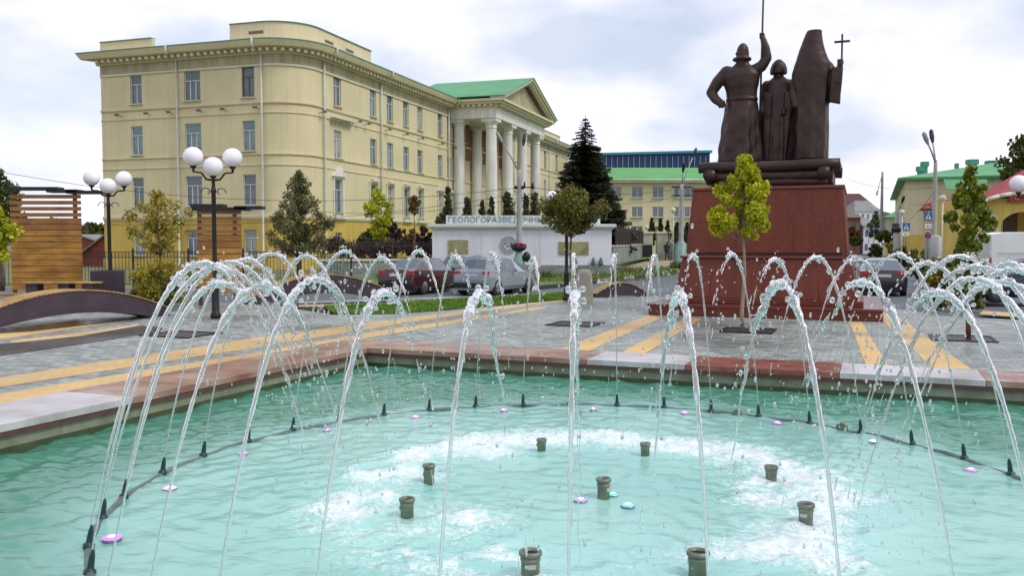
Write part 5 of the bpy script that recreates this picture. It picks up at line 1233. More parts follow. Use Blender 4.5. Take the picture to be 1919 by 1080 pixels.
# shrubs left of the white wall
def shrub(px, Y, yb, yt, wpx, leafm, label, n=1800, leaf=.16, seed=1, group=None, name='shrub', cat='shrub', z0=None):
    b = aty(px, yb, Y); zt = aty(px, yt, Y).z; wd = wpx/2*Y/F_PX; z0 = b.z if z0 is None else z0; rnd = random.Random(seed); H = zt-z0
    e = empty(name, (b.x, Y, z0), 0, label, cat, group); cl = []; tb = MB()
    for k in range(22):
        a = rnd.uniform(0, 6.28); r_ = math.sqrt(rnd.random())*.8; zz = H*rnd.uniform(.12, .85)*(1-.35*r_); c = Vector((wd*r_*math.cos(a), wd*.8*r_*math.sin(a), zz)); rad = min(wd, H)*rnd.uniform(.2, .36); cl.append((c, rad, rad**2)); tb.tube([(c.x*.2, c.y*.2, 0), (c.x*.7, c.y*.7, zz*.6), c], [.03, .02, .006], 5)
    tb.build('branches', M_bark, e); m = MB(); blob_leaves(m, cl, n, leaf, rnd); m.build('foliage', leafm, e); return e
shrub(697, 56, 470, 420, 54, L_dark, 'dark green shrub at the foot of the lime tree', seed=2)
shrub(737, 55, 480, 402, 48, L_purple, 'purplish shrub in the middle of the hedge left of the white wall', seed=3, n=2400)
shrub(765, 54, 480, 415, 36, L_rust, 'rusty brown shrub behind the thin columnar tree', seed=4)
shrub(793, 55, 482, 412, 42, L_purple, 'plum-coloured shrub touching the left end of the white wall', seed=5, n=2400)
shrub(724, 58, 470, 372+20, 34, L_spruce, 'blue-green bush behind the purplish shrub', seed=6)
shrub(310, 27.5, 588, 466, 118, L_shrub, 'golden-green bush behind the end of the arched bench', n=4200, leaf=.085, seed=7, z0=0)
shrub(275, 29, 570, 478, 70, L_shrub, 'golden bush left of the larger one, close to the planter lamp', n=1800, leaf=.085, seed=8, z0=0)
sy = [(1668, 444, 466, 30, 85), (1692, 447, 474, 40, 62), (1722, 446, 484, 52, 48), (1757, 455, 494, 60, 40), (1790, 470, 510, 70, 34), (1832, 474, 530, 66, 31), (1770, 485, 520, 50, 31.5), (1640, 452, 461, 26, 120), (1815, 520, 567, 70, 26.5), (1760, 540, 566, 40, 27.5)]
for i, (px, yt, yb, wp, Y) in enumerate(sy):
    shrub(px, Y, yb, yt, wp, L_hedge if i % 3 else L_shrub, ['far small green shrub at the start of the right verge', 'second shrub of the right verge hedge, under the blue crossing signs', 'third shrub of the verge, left of the no-stopping sign', 'low wide shrub below the no-stopping sign', 'shrub left of the slender maple on the verge', 'shrub behind the slender maple beside the white van',
          'low shrub beside the end of the painted kerb', 'tiniest shrub where the verge meets the far street', 'bush beneath the slender maple at its trunk', 'low weedy clump between the dark car and the slender maple'][i], n=1500, leaf=.06+.0022*Y, seed=70+i, group='shrubs on the right verge', z0=max(-.05, aty(px, yb, Y).z if aty(px, yb, Y).z < .1 else -.03))
shrub(1180, 56, 522, 503, 46, L_hedge, 'low wild shrub on the bank left of the gate', seed=91, n=800, leaf=.12)
shrub(1275, 66, 505, 485, 56, L_hedge, 'low scrub at the foot of the concrete post', seed=92, n=900, leaf=.13)
shrub(1022, 50, 527, 508, 34, L_hedge, 'small dark weed clump below the white wall base', seed=93, n=500, leaf=.1)
grass_scatter('grass', [(-6, 43), (6, 44), (11, 53), (10, 60), (-8, 50)], 5000, .16, L_hedge, lambda x, y: .02+max(0, (y-46))*.02, .03)
# ================================================================== LEFT SIDE
def ltree(o): return o
# wooden slat screens
def screen(pxa, pxb, Y, yb, yt, ybar, label, nslat, seed, open_rows, bars):
    rnd = random.Random(seed); a, b = aty(pxa, yb, Y), aty(pxb, yb, Y); W_ = b.x-a.x; zt = aty(pxa, yt, Y).z; e = empty('slat_screen', ((a.x+b.x)/2, Y, 0), 0, label, 'screen', 'wooden slat screens')
    z0 = .42; step = (zt-z0)/nslat
    for k in range(nslat):
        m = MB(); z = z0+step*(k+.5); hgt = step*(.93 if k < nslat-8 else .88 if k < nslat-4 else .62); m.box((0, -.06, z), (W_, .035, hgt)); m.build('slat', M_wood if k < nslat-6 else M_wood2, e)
    m = MB()
    for x in (-W_/2+.05, W_/2-.22): m.box((x, 0, zt/2+.04), (.10, .10, zt+.04))
    m.build('frame', M_wooddark, e)
    m = MB()
    for k in range(open_rows): m.box((0, -.02, z0+step*(k+1)), (W_*.98, .03, .02))
    for (x0, x1, z, dz) in bars: m.box(((x0+x1)/2, .05, z+.05), (x1-x0, .5, .10))
    m.build('canopy_bars', M_dark, e)
    return e
zt_ = aty(91, 360, 29).z
screen(25, 157, 29, 535, 363, 0, 'wide wooden slat screen behind the bench at the far left', 16, 1, 11, [(-1.25, .45, zt_+.06, 0), (.1, 1.1, zt_-.02, 0), (.75, 2.0, zt_-.06, 0)])
zt_ = aty(413, 390, 27.5).z
screen(373, 455, 27.5, 535, 392, 0, 'narrow wooden slat screen behind the nearest globe lamp', 13, 2, 12, [(-.85, .15, zt_+.02, 0), (.5, 1.35, zt_-.04, 0), (-.8, .9, zt_-.08, 0)])
# planter box at the lamp foot
p_ = aty(202, 530, 29); e = empty('planter_box', (p_.x, 29, 0), 0, 'dark square planter box around the foot of the left globe lamp', 'planter')
m = MB(); hz = aty(202, 507, 29).z
for s_ in (-1, 1): m.box((s_*.37, 0, hz/2), (.05, .79, hz)); m.box((0, s_*.37, hz/2), (.69, .05, hz))
m.build('box', M_purple, e, bevel=.01); m = MB(); m.box((0, 0, hz-.06), (.70, .70, .05)); m.build('soil', M_dirt, e)
# bench in front of the wide screen
a, b = aty(50, 528, 27.6), aty(187, 526, 27.6); e = empty('bench', ((a.x+b.x)/2, 27.6, 0), 0, 'wooden bench on dark blocks in front of the wide slat screen', 'bench')
hs = a.z; m = MB()
for k in range(4): m.box((0, -.2+k*.13, hs-.03), (b.x-a.x, .115, .05))
m.build('seat', M_archwood, e, bevel=.006)
for x in (-(b.x-a.x)/2+.25, 0.1, (b.x-a.x)/2-.3): m = MB(); m.box((x, 0, hs/2-.03), (.35, .42, hs-.06)); m.build('leg', M_purple, e, bevel=.01)
a, b = aty(-120, 550, 24.6), aty(73, 548, 24.6); e = empty('bench', ((a.x+b.x)/2, 24.6, 0), 0, 'orange-stained bench seat at the left edge, lower than the arched bench', 'bench')
hs = a.z; m = MB()
for k in range(4): m.box((0, -.2+k*.13, hs-.03), (b.x-a.x, .115, .06))
m.build('seat', M_wood, e, bevel=.006)
for x in (-(b.x-a.x)/2+.3, (b.x-a.x)/2-.35): m = MB(); m.box((x, 0, hs/2-.03), (.3, .42, hs-.06)); m.build('leg', M_purple, e, bevel=.01)
# arched benches: dark concrete bow with a plank deck
def arch(A, B, wdt, hmax, thick, label, skew=.5, under=.42, planks=46, hend=.30):
    A, B = Vector((A[0], A[1], 0)), Vector((B[0], B[1], 0)); L_ = (B-A).length; t_ = (B-A).normalized(); n_ = Vector((-t_.y, t_.x, 0)); ang = math.atan2(t_.y, t_.x)
    e = empty('arched_bench', A, ang, label, 'bench', 'arched benches on the plaza')
    def top(u): return hend*(1-abs(2*u-1)**2)+ (hmax-hend)*math.sin(math.pi*u)**.9 if False else hmax*math.sin(math.pi*(u*.90+.05))**.8
    def low(u):
        v = (u-.10)/.80
        return -.02 if v <= 0 or v >= 1 else under*math.sin(math.pi*v)**.85
    n = 48; vs = []
    for i in range(n+1):
        u = i/n; zt = top(u); zl = min(low(u), zt-thick*.4)
        vs += [(u*L_, 0, zl), (u*L_, wdt, zl), (u*L_, wdt, zt), (u*L_, 0, zt)]
    fs = []
    for i in range(n):
        for k in range(4): a, b = i*4+k, i*4+(k+1) % 4; fs.append((a, b, b+4, a+4))
    fs += [(3, 2, 1, 0), (n*4, n*4+1, n*4+2, n*4+3)]
    m = MB(); m.add(vs, fs); m.build('arch', M_purple, e)
    m = MB()
    for i in range(planks):
        u0, u1 = (i+.06)/planks, (i+.94)/planks; z0, z1 = top(u0)+.004, top(u1)+.004
        vs = [(u0*L_, -.03, z0), (u1*L_, -.03, z1), (u1*L_, wdt+.03, z1), (u0*L_, wdt+.03, z0)]; vs += [(x, y, z+.035) for x, y, z in vs]
        m.add(vs, [(3, 2, 1, 0), (4, 5, 6, 7), (0, 1, 5, 4), (1, 2, 6, 5), (2, 3, 7, 6), (3, 0, 4, 7)])
    m.build('planks', M_archwood, e); return e
A_ = onz(-75, 627); B_ = onz(318, 592)
arch((A_.x, A_.y), (B_.x, B_.y), .62, .80, .45, 'large arched bench with dark side and plank top at the left edge', under=.26)
A_ = onz(470, 572); B_ = onz(735, 560)
arch((A_.x, A_.y), (B_.x, B_.y), .62, .88, .4, 'second arched bench behind the left jets, in front of the parked cars', under=.3)
A_ = onz(1118, 558); B_ = onz(1212, 556)
arch((A_.x, A_.y), (B_.x, B_.y), .5, .50, .4, 'small mound-shaped arched bench at the road edge', under=.05, planks=20)
# iron fence
def iron_fence(pa, pb, h, label, m_=M_dark, sp=.14, z0=0.0, name='iron_fence', panel=2.6):
    A, B = Vector(pa), Vector(pb); L_ = (B-A).length; ang = math.atan2(B.y-A.y, B.x-A.x); e = empty(name, A, ang, label, 'fence'); n = max(1, round(L_/panel))
    for i in range(n+1): m = MB(); m.box((L_*i/n, 0, h/2), (.07, .07, h+.06)); m.ball((L_*i/n, 0, h+.06), .05, 8); m.build('post', m_, e)
    for i in range(n):
        x0, x1 = L_*i/n+.035, L_*(i+1)/n-.035; m = MB()
        for z in (.12, h-.30, h-.06): m.box(((x0+x1)/2, 0, z), (x1-x0, .03, .035))
        k = int((x1-x0)/sp)
        for j in range(1, k): m.box((x0+(x1-x0)*j/k, 0, h/2), (.018, .018, h-.12), mi=0)
        for j in range(k): m.tube([(x0+(x1-x0)*(j+.5)/k+.05*math.cos(q_), 0, h-.18+.05*math.sin(q_)) for q_ in [math.pi*2*w_/8 for w_ in range(9)]], .008, 4, caps=False)
        m.build('panel', m_, e)
    return e
iron_fence((-19.5, 39.5, 0), (-7.4, 40.5, 0), 1.62, 'black iron railing fence running left of the stone wall behind the trees')
iron_fence((-27, 38.5, 0), (-19.6, 39.5, 0), 1.62, 'black iron railing at the far left behind the wide screen')
# stone retaining wall and dark hedge / fence behind it
sx0, sx1 = aty(600, 520, 50).x, aty(808, 520, 51.8).x
e = empty('stone_wall', (sx0, 50, 0), math.atan2(1.8, sx1-sx0), 'low grey stone retaining wall with pale coping left of the white wall', 'wall'); L_ = math.hypot(sx1-sx0, 1.8)
h_ = aty(700, 489, 51).z; m = MB(); m.box((L_/2, .25, h_/2-.05), (L_, .5, h_+.1)); m.build('wall', M_stone, e); m = MB(); m.box((L_/2, .25, h_+.05), (L_+.1, .62, .1)); m.build('coping', M_trim, e)
M_fencebrown = mat('brown_mesh_fence', (.045, .028, .022), .7, .2, 2)
iron_fence((sx0-.5, 50.8, h_), (sx1-.1, 52.6, h_), 1.15, 'dark brown metal fence standing on the grey stone wall', M_fencebrown, .10, name='metal_fence')
m = MB(); rnd = random.Random(5); cl = [(Vector((sx0+(sx1-sx0+.5)*k/26, 52.4+1.8*k/26+rnd.uniform(-.3, .3), h_+rnd.uniform(.3, 1.0))), .5, .25) for k in range(27)]; blob_leaves(m, cl, 5200, .16, rnd); o = m.build('hedge', L_purple); tag(o, 'dark brownish hedge behind the metal fence left of the white wall', 'hedge')
# red brick house and far sheds
def gable_house(x, y, w_, d_, h, rh, label, mw_, mr_, name='house', rz=0, wins=(), zb=0, mat_w=None):
    e = empty(name, (x, y, zb), rz, label, 'house'); m = MB(); m.box((0, d_/2, h/2), (w_, d_, h)); m.add([(-w_/2, 0.0, h), (w_/2, 0.0, h), (0, 0.0, h+rh), (-w_/2, d_, h), (w_/2, d_, h), (0, d_, h+rh)], [(0, 1, 2), (5, 4, 3)]); m.build('wall', mw_, e)
    m = MB()
    for sg in (-1, 1):
        a = Vector((sg*(w_/2+.4), -.4, h-.4*rh/(w_/2))); b = Vector((0, -.4, h+rh)); m.obox(a, b-a, Vector((0, d_+.8, 0)), Vector((0, 0, .14)))
    m.build('roof', mr_, e)
    for i_, (wx, wz, ww, wh) in enumerate(wins): m = MB(); m.box((wx, -.03, wz), (ww, .08, wh)); f = m.build('window', M_winwhite, e); m = MB(); m.box((wx, -.08, wz), (ww-.16, .03, wh-.16)); m.build('pane', M_glass, f)
    return e
q_ = aty(214, 500, 79); gable_house(q_.x, 79, 6.6, 9, 2.1, 2.5, 'red brick house with grey gable roof half hidden by the institute left edge', M_brick, M_slate, wins=((-.6, 1.6, .6, .8),), zb=-1.5)
q_ = aty(150, 500, 92); gable_house(q_.x, 92, 9, 9, 1.2, 1.5, 'low grey-roofed shed behind the red brick house', M_brick, M_slate, wins=((1, .7, .9, .8),))
for i, (px, yt, Y, wp) in enumerate(((168, 420, 120, 50), (195, 424, 130, 40), (30, 400, 110, 70), (100, 412, 125, 60), (-40, 395, 110, 80))):
    tree_px('broadleaf_tree', ['hazy treetop left of the institute wall above the brick house', 'distant treetop touching the institute left edge', 'far tree behind the left screen', 'far tree seen through the upper slats', 'far tree beyond the left frame edge'][i], 'tree', px, Y, 460, yt, wp, leafm=L_dark, n=900, leaf=.5, clumps=24, tr=.2, seed=100+i, trunk_px=450, shape='round', cr=.4)
# boulder
q_ = onz(1082, 563); bmn = MB(); n = 14; vs = []
for j, (z, sc_) in enumerate(((-.1, 1), (.15, 1.02), (.5, .93), (.85, .84), (1.02, .7), (1.08, .45))):
    for k in range(n): a = 2*math.pi*k/n; r_ = .32*sc_*(1+.16*noise.noise(Vector((math.cos(a)*1.4, math.sin(a)*1.4, z*1.4)))); vs.append((r_*math.cos(a)*1.0, r_*math.sin(a)*.7, z+.05*noise.noise(Vector((a, z, 3)))))
bmn.add(vs, [(j*n+k, j*n+(k+1) % n, (j+1)*n+(k+1) % n, (j+1)*n+k) for j in range(5) for k in range(n)]+[tuple(5*n+k for k in range(n))], 0, True); o = bmn.build('boulder', M_stonel); o.location = (q_.x+.15, 29.2, 0); tag(o, 'upright sandy boulder just right of the dark lamp post', 'boulder')
# tree pits
def pit(px, py, w_, d_, label):
    q_ = onz(px, py); m = MB(); e = empty('tree_pit', (q_.x, q_.y, 0), UA, label, 'tree pit', 'square tree pits in the paving')
    m.box((0, 0, .006), (w_, d_, .01)); m.build('soil', M_dirt, e); m = MB(); t_ = .05
    for s_ in (-1, 1): m.box((s_*(w_/2+t_/2), 0, .012), (t_, d_+2*t_, .03)); m.box((0, s_*(d_/2+t_/2), .012), (w_, t_, .03))
    m.build('steel_edge', M_dark, e)
pit(1078, 608.5, 1.05, 1.05, 'empty dark tree pit left of the yellow bands leading to the monument'); pit(1402, 621, 1.05, 1.05, 'tree pit around the trunk of the lime-leaved maple'); pit(1803, 635.5, 1.1, 1.1, 'tree pit around the slender maple on the right'); pit(340, 628, 1.2, 1.0, 'dark tree pit left, behind the left jets and beside the yellow bands')
# ================================================================== RIGHT OF THE WHITE WALL: gate etc.
A_ = aty(1149, 500, 55.2); B_ = aty(1203, 487, 84)
h1 = 1.72
ang = math.atan2(B_.y-A_.y, B_.x-A_.x); L_ = math.hypot(B_.y-A_.y, B_.x-A_.x)
e = empty('stone_wall', (A_.x, A_.y, 0), ang, 'grey block wall receding from the white wall to the gate', 'wall'); m = MB(); m.box((L_/2, .2, h1/2), (L_, .4, h1)); m.build('wall', brickmat('grey_wall_blocks', (.20, .22, .20), (.32, .33, .30), (.12, .13, .12), 1.4, rx=R(90)), e); m = MB(); m.box((L_/2, .2, h1+.04), (L_, .5, .08)); m.build('coping', M_trim, e)
iron_fence((A_.x+.2, A_.y+.4, h1+.08), (B_.x+.1, B_.y, h1+.08), 1.25, 'dark panel fence on top of the receding block wall', M_fencebrown, .12, name='metal_fence')
def pillar(pxa, pxb, Y, yt, yb, label):
    a, b = aty(pxa, yb, Y), aty(pxb, yb, Y); zt = aty(pxa, yt, Y).z; m = MB(); e = empty('gate_pillar', ((a.x+b.x)/2, Y, 0), 0, label, 'gate pillar', 'stone gate pillars'); m.box((0, 0, zt/2), (b.x-a.x, 1.0, zt)); m.build('shaft', M_stonel, e, bevel=.03); m = MB(); m.box((0, 0, zt+.09), (b.x-a.x+.2, 1.2, .2)); m.build('cap', M_trim, e, bevel=.02)
pillar(1203, 1221.5, 86, 438, 486, 'broad stone gate pillar on the left above the dark gate'); pillar(1230, 1253, 87.5, 438, 486, 'broad stone gate pillar right of the gate with a person beside it')
a, b = aty(1203.5, 486, 84.6), aty(1222, 486, 84.6); m = MB(); zt = aty(1210, 461, 84.6).z; m.box(((a.x+b.x)/2, 84.6, (zt+.3)/2+.1), (b.x-a.x, .1, zt-.3)); o = m.build('gate_leaf', M_dark); tag(o, 'solid black gate leaf standing open before the left pillar', 'gate')
for k, (pa, pb, lb) in enumerate((((1253, 86.5), (1292, 84), 'low block wall from the right gate pillar to the pedestal'),)):
    a, b = aty(pa[0], 486, pa[1]), aty(pb[0], 486, pb[1]); ang = math.atan2(b.y-a.y, b.x-a.x); L_ = math.hypot(b.x-a.x, b.y-a.y); e = empty('stone_wall', (a.x, a.y, 0), ang, lb, 'wall'); m = MB(); m.box((L_/2, .2, .95), (L_, .35, 1.9)); m.build('wall', M_stone, e); iron_fence((a.x, a.y+.3, 1.92), (b.x, b.y+.3, 1.92), 1.2, 'dark fence panel on the wall right of the gate', M_fencebrown, .12, name='metal_fence')
# pedestrian
def person(px, yf_, Y, label):
    q_ = aty(px, yf_, Y); m = MB(); H = 1.74
    def cap(p, r): 
        P_ = [Vector(v) for v in p]; m.tube(P_, r, 10); [m.ball(a, b, 8) for a, b in zip(P_, r)]
    cap([(-.09, .02, .92), (-.10, -.05, .5), (-.10, .10, .08)], [.10, .075, .05]); cap([(.09, .02, .92), (.10, -.12, .52), (.10, -.22, .08)], [.10, .075, .05])
    cap([(-.10, .10, .06), (-.10, -.10, .04)], [.045, .04]); cap([(.10, -.22, .06), (.10, -.40, .05)], [.045, .04])
    m.lathe([(.17, .88), (.18, 1.0), (.155, 1.15), (.19, 1.35), (.17, 1.45), (.06, 1.5), (.055, 1.56)], n=16, sy=.65)
    cap([(-.21, 0, 1.42), (-.25, .06, 1.15), (-.23, -.06, .90)], [.06, .05, .035]); cap([(.21, 0, 1.42), (.25, -.04, 1.15), (.23, -.16, .92)], [.06, .05, .035])
    m.ball((0, 0, 1.64), .105, 12, sz=1.18); o = fuse(m, 'person', mat('dark_clothing', (.012, .012, .02), .8), None, .02, 1)
    o.location = q_; tag(o, 'person in dark clothes walking by the right gate pillar', 'person'); return o
person(1249.5, 488, 83.5, '')
# ================================================================== CARS
def car(name, label, cat, loc, rz, paint, kind='sedan', plate='', lights=True):
    """local +x forward, rear bumper at x=0"""
    e = empty(name, loc, rz, label, cat)
    if kind == 'sedan': st = [(0.0, .74, .55, .60, .50), (.05, .84, .82, .84, .62), (.10, .87, .98, 1.02, .66), (.50, .89, 1.0, 1.06, .68), (1.15, .89, .97, 1.40, .58), (1.9, .90, .95, 1.46, .60), (2.6, .90, .93, 1.43, .59), (3.3, .89, .90, 1.0, .68), (4.1, .87, .80, .85, .66), (4.42, .80, .62, .68, .55), (4.5, .70, .48, .52, .45)]; gl_top = (3, 6); gl_side = (4, 5); wx = (.85, 3.55)
    elif kind == 'hatch': st = [(0.0, .74, .6, .66, .5), (.06, .84, .9, .94, .6), (.15, .87, 1.0, 1.06, .60), (.55, .88, .98, 1.42, .56), (1.4, .88, .95, 1.50, .60), (2.2, .88, .93, 1.45, .59), (3.0, .87, .90, 1.0, .66), (3.7, .84, .78, .83, .64), (3.95, .76, .55, .6, .5)]; gl_top = (2, 5); gl_side = (3, 4); wx = (.7, 3.2)
    else: st = [(0.0, .88, .9, 2.0, .80), (.05, .96, 1.2, 2.38, .84), (.5, .98, 1.25, 2.46, .86), (2.5, .98, 1.25, 2.48, .87), (4.2, .98, 1.22, 2.42, .84), (5.0, .96, 1.15, 1.35, .78), (5.6, .90, .85, .95, .72), (5.75, .82, .6, .66, .6)]; gl_top = (99, 4); gl_side = (99, 99); wx = (1.0, 4.7)
    body, gl = MB(), MB(); secs = []
    for x, wd, zb, zr, wr in st: secs.append([(x, wd*.90, .22), (x, wd, .38), (x, wd, (.38+zb)/2+.05), (x, wd*.97, zb), (x, wr, zr-.03), (x, wr*.8, zr), (x, 0, zr+.015)])
    for i in range(len(secs)-1):
        for s_ in (1, -1):
            for k in range(6):
                q4 = [(a, b*s_, c) for a, b, c in (secs[i][k], secs[i+1][k], secs[i+1][k+1], secs[i][k+1])]
                if s_ < 0: q4 = q4[::-1]
                glass = (k == 3 and i in gl_side) or (k >= 4 and i in gl_top) 
                if kind == 'van' and k >= 4 and i == 4: glass = True
                if kind == 'van' and k == 3 and i == 3: glass = False
                (gl if glass else body).add(q4, [(3, 2, 1, 0)], 0, not glass)
    for sec, fl_ in ((secs[0], 1), (secs[-1], -1)):
        pl = [(a, b, c) for a, b, c in sec]+[(a, -b, c) for a, b, c in sec[::-1][1:]]; body.add(pl, [tuple(range(len(pl)))[::fl_]])
    body.build('body', paint, e); gl.build('windows', MATS['car_glass'], e)
    m = MB(); m.box((wx[0]*.5+wx[1]*.5, 0, .25), (wx[1]-wx[0]+1.0, 1.5, .14)); m.build('underbody', M_rubber, e)
    rt = .33 if kind != 'van' else .36
    for x in wx:
        for s_ in (-1, 1):
            wv = empty('wheel', (x, s_*(st[2][1]-.10), rt)); wv.parent = e; m = MB()
            m.tube([(0, -.11, 0), (0, -.10, 0), (0, .10, 0), (0, .11, 0)], [rt*.93, rt, rt, rt*.93], 20); m.build('tyre', M_rubber, wv)
            m = MB(); m.tube([(0, s_*.10, 0), (0, s_*.122, 0)], [rt*.66, rt*.6], 14); m.build('rim', M_chrome, wv)
    if kind != 'van':
        for s_ in (-1, 1):
            m = MB(); m.box((.10, s_*(.66), .90), (.10, .34, .16)); m.build('tail_light', M_signred, e, bevel=.02); m = MB(); xx = st[-2][0]-.02; m.box((xx, s_*.6, .66), (.16, .3, .13)); m.build('headlight', M_winwhite, e, bevel=.02)
            m = MB(); m.ball((st[-4][0]-.35, s_*1.0, 1.0), .09, 8); m.build('mirror', paint, e)
        m = MB(); m.box((-.005, 0, .42), (.12, 1.55, .20)); m.build('bumper', M_dark, e, bevel=.03)
        m = MB(); m.box((.045, 0, .80), (.03, .56, .13)); m.build('number_plate', M_winwhite, e)
    else:
        for s_ in (-1, 1): m = MB(); m.box((-.0, s_*.85, 1.1), (.06, .16, .5)); m.build('tail_light', M_signred, e)
        m = MB(); m.box((0, 0, .45), (.18, 1.8, .2)); m.build('bumper', M_dark, e, bevel=.03)
        for s_ in (-1, 1):
            m = MB(); m.box((2.6, s_*.985, 1.55), (4.6, .012, .04)); m.box((2.6, s_*.985, .75), (4.6, .016, .09)); m.box((3.55, s_*.985, 1.3), (.02, .012, 1.8)); m.box((1.9, s_*.985, 1.3), (.02, .012, 1.8)); m.build('body_line', MATS['van_trim'], e)
    return e
mat('car_glass', (.07, .10, .12), .08, .1, .5, spec=1); mat('van_trim', (.42, .44, .42), .5)
def paint(n, c, r=.25): 
    m = mat(n, c, r, .05, 1); m.node_tree.nodes['Principled BSDF'].inputs['Coat Weight'].default_value = .6; return m
PD = paint('car_paint_maroon_black', (.025, .007, .012)); PS = paint('car_paint_silver', (.22, .26, .28)); PR = paint('car_paint_dark_red', (.045, .008, .010)); PB = paint('car_paint_grey_blue', (.12, .19, .24)); PN = paint('car_paint_navy', (.008, .010, .05)); PW = paint('van_paint_white', (.62, .64, .60), .4)
RZ = -.12
q_ = onz(1655, 556, RZ); car('parked_car', 'dark maroon saloon seen from behind on the road right of the monument', 'car', (q_.x, q_.y, RZ), math.atan2(V.y, V.x)+.04, PD)
q_ = onz(880, 557, RZ); car('parked_car', 'silver hatchback side-on behind the lawn, in front of the flower pillar', 'car', (q_.x, q_.y+.6, RZ), R(60), PS, 'hatch')
q_ = onz(735, 556, RZ); car('parked_car', 'dark red car on the road left of the silver hatchback', 'car', (q_.x, q_.y+.8, RZ), R(64), PR)
q_ = onz(834, 543, RZ); car('parked_car', 'small grey-blue car on the road between the dark red and silver cars', 'car', (q_.x, q_.y+3.2, RZ), R(62), PB, 'hatch')
q_ = onz(1985, 575, RZ); car('parked_car', 'navy car at the right edge hidden behind the crossing jets', 'car', (q_.x+1.5, q_.y+.5, 0), R(176), PN)
q_ = aty(1838, 520, 39.5); vn_ = car('van', 'white delivery van parked side-on beside the lemon building', 'van', (q_.x, 39.5, -.03), R(-5), PW, 'van')
# ================================================================== RIGHT BUILDINGS
A_ = Vector((37.8, 85, 0)); bh = empty('street_building', A_, 0, 'cream building with green hipped roof and ochre base on the right of the street', 'building')
ze_ = aty(1700, 336, 85).z
m = MB(); NW = -V; 
opsf = [(3.2+3.5*k, 4.4+3.5*k, z, z+1.5) for k in range(1, 3) for z in (4.6,)]
wall(m, A_, U, -V, 0, 17, 0, ze_, opsf, .25, 0, 2.7, 1); wsd = [(3+5*k, 4.2+5*k, z, z+1.7) for k in range(8) for z in (1.2, 4.6)]; wall(m, A_, V, -U, 0, 43, 0, ze_, wsd, .25, 0, 2.7, 1)
m.quad(A_+V*43, A_+V*43+U*17, A_+V*43+U*17+Z*ze_, A_+V*43+Z*ze_, 0); m.quad(A_+U*17, A_+U*17+V*43, A_+U*17+V*43+Z*ze_, A_+U*17+Z*ze_, 0); part(m, 'wall', [M_facade2, M_ochre], bh)
for o_ in opsf: window(bh, A_, U, -V, (o_[0]+o_[1])/2, o_[2], o_[1]-o_[0], o_[3]-o_[2], 'white', trans=0)
for o_ in wsd: window(bh, A_, V, -U, (o_[0]+o_[1])/2, o_[2], o_[1]-o_[0], o_[3]-o_[2], 'white', trans=0)
m = MB(); c_ = [A_-U*.7-V*.7, A_+U*17.7-V*.7, A_+U*17.7+V*43.7, A_-U*.7+V*43.7]; r0, r1 = A_+U*8.5+V*6, A_+U*8.5+V*37
zr_ = aty(1790, 308, 90).z; m.add([p+Z*(ze_-.1) for p in c_]+[p+Z*(ze_+.12) for p in c_]+[r0+Z*zr_, r1+Z*zr_], [(0, 1, 5, 4), (1, 2, 6, 5), (2, 3, 7, 6), (3, 0, 4, 7), (3, 2, 1, 0), (4, 5, 8), (5, 6, 9, 8), (6, 7, 9), (7, 4, 8, 9)]); part(m, 'roof', M_greenroof, bh)
m = MB()
for px, yt, Y in ((1724.5, 312, 90), (1733, 303, 90), (1822, 299, 88), (1858, 301, 88), (1793, 306, 92)):
    t_ = aty(px, yt, Y); m = MB(); wd = .8 if px > 1800 else .55
    if px == 1793: wd = .3
    m.box((t_.x, Y, t_.z-1.1), (wd*.8, wd*.8, 2.2)); m.box((t_.x, Y, t_.z-.25), (wd*1.15, wd*1.15, .5)); part(m, 'chimney', M_tealedge, bh)
m = MB(); q1 = aty(1772, 336, 80); m.add([aty(1768, 336, 81), aty(1850, 336, 79), aty(1850, 354, 77), aty(1774, 354, 79)], [(3, 2, 1, 0)]); part(m, 'lower_roof', M_greenroof, bh)
# lower neighbour further down the street
B_ = A_+V*46-U*1.0; e = empty('street_building', B_, UA, 'lower cream wing with small green roof further down the street', 'building'); m = MB(); m.box((4, 6, 2.8), (8, 12, 5.6)); m.build('wall', M_facade2, e); m = MB(); m.add([(-.4, -.4, 5.6), (8.4, -.4, 5.6), (8.4, 12.4, 5.6), (-.4, 12.4, 5.6), (4, 6, 8.4)], [(0, 1, 4), (1, 2, 4), (2, 3, 4), (3, 0, 4), (3, 2, 1, 0)]); m.build('roof', M_greenroof, e)
for x_ in (2, 5.5): m = MB(); m.box((x_, -.03, 3.6), (1.1, .08, 1.5)); f = m.build('window', M_winwhite, e); m = MB(); m.box((x_, -.08, 3.6), (.9, .03, 1.3)); m.build('pane', M_glass, f)
# lemon building with red roof
Yl = 56; lb = empty('lemon_building', (aty(1880, 450, Yl).x, Yl, 0), 0, 'lemon yellow building with red roof, arched windows and an arched porch on the right', 'building')
def lp(px, py, dy=0): return aty(px, py, Yl+dy)
x0, x1 = lp(1833, 400).x, lp(2080, 400).x; wt = lp(1850, 372).z
NA = 20
m = MB(); ox = lb.location
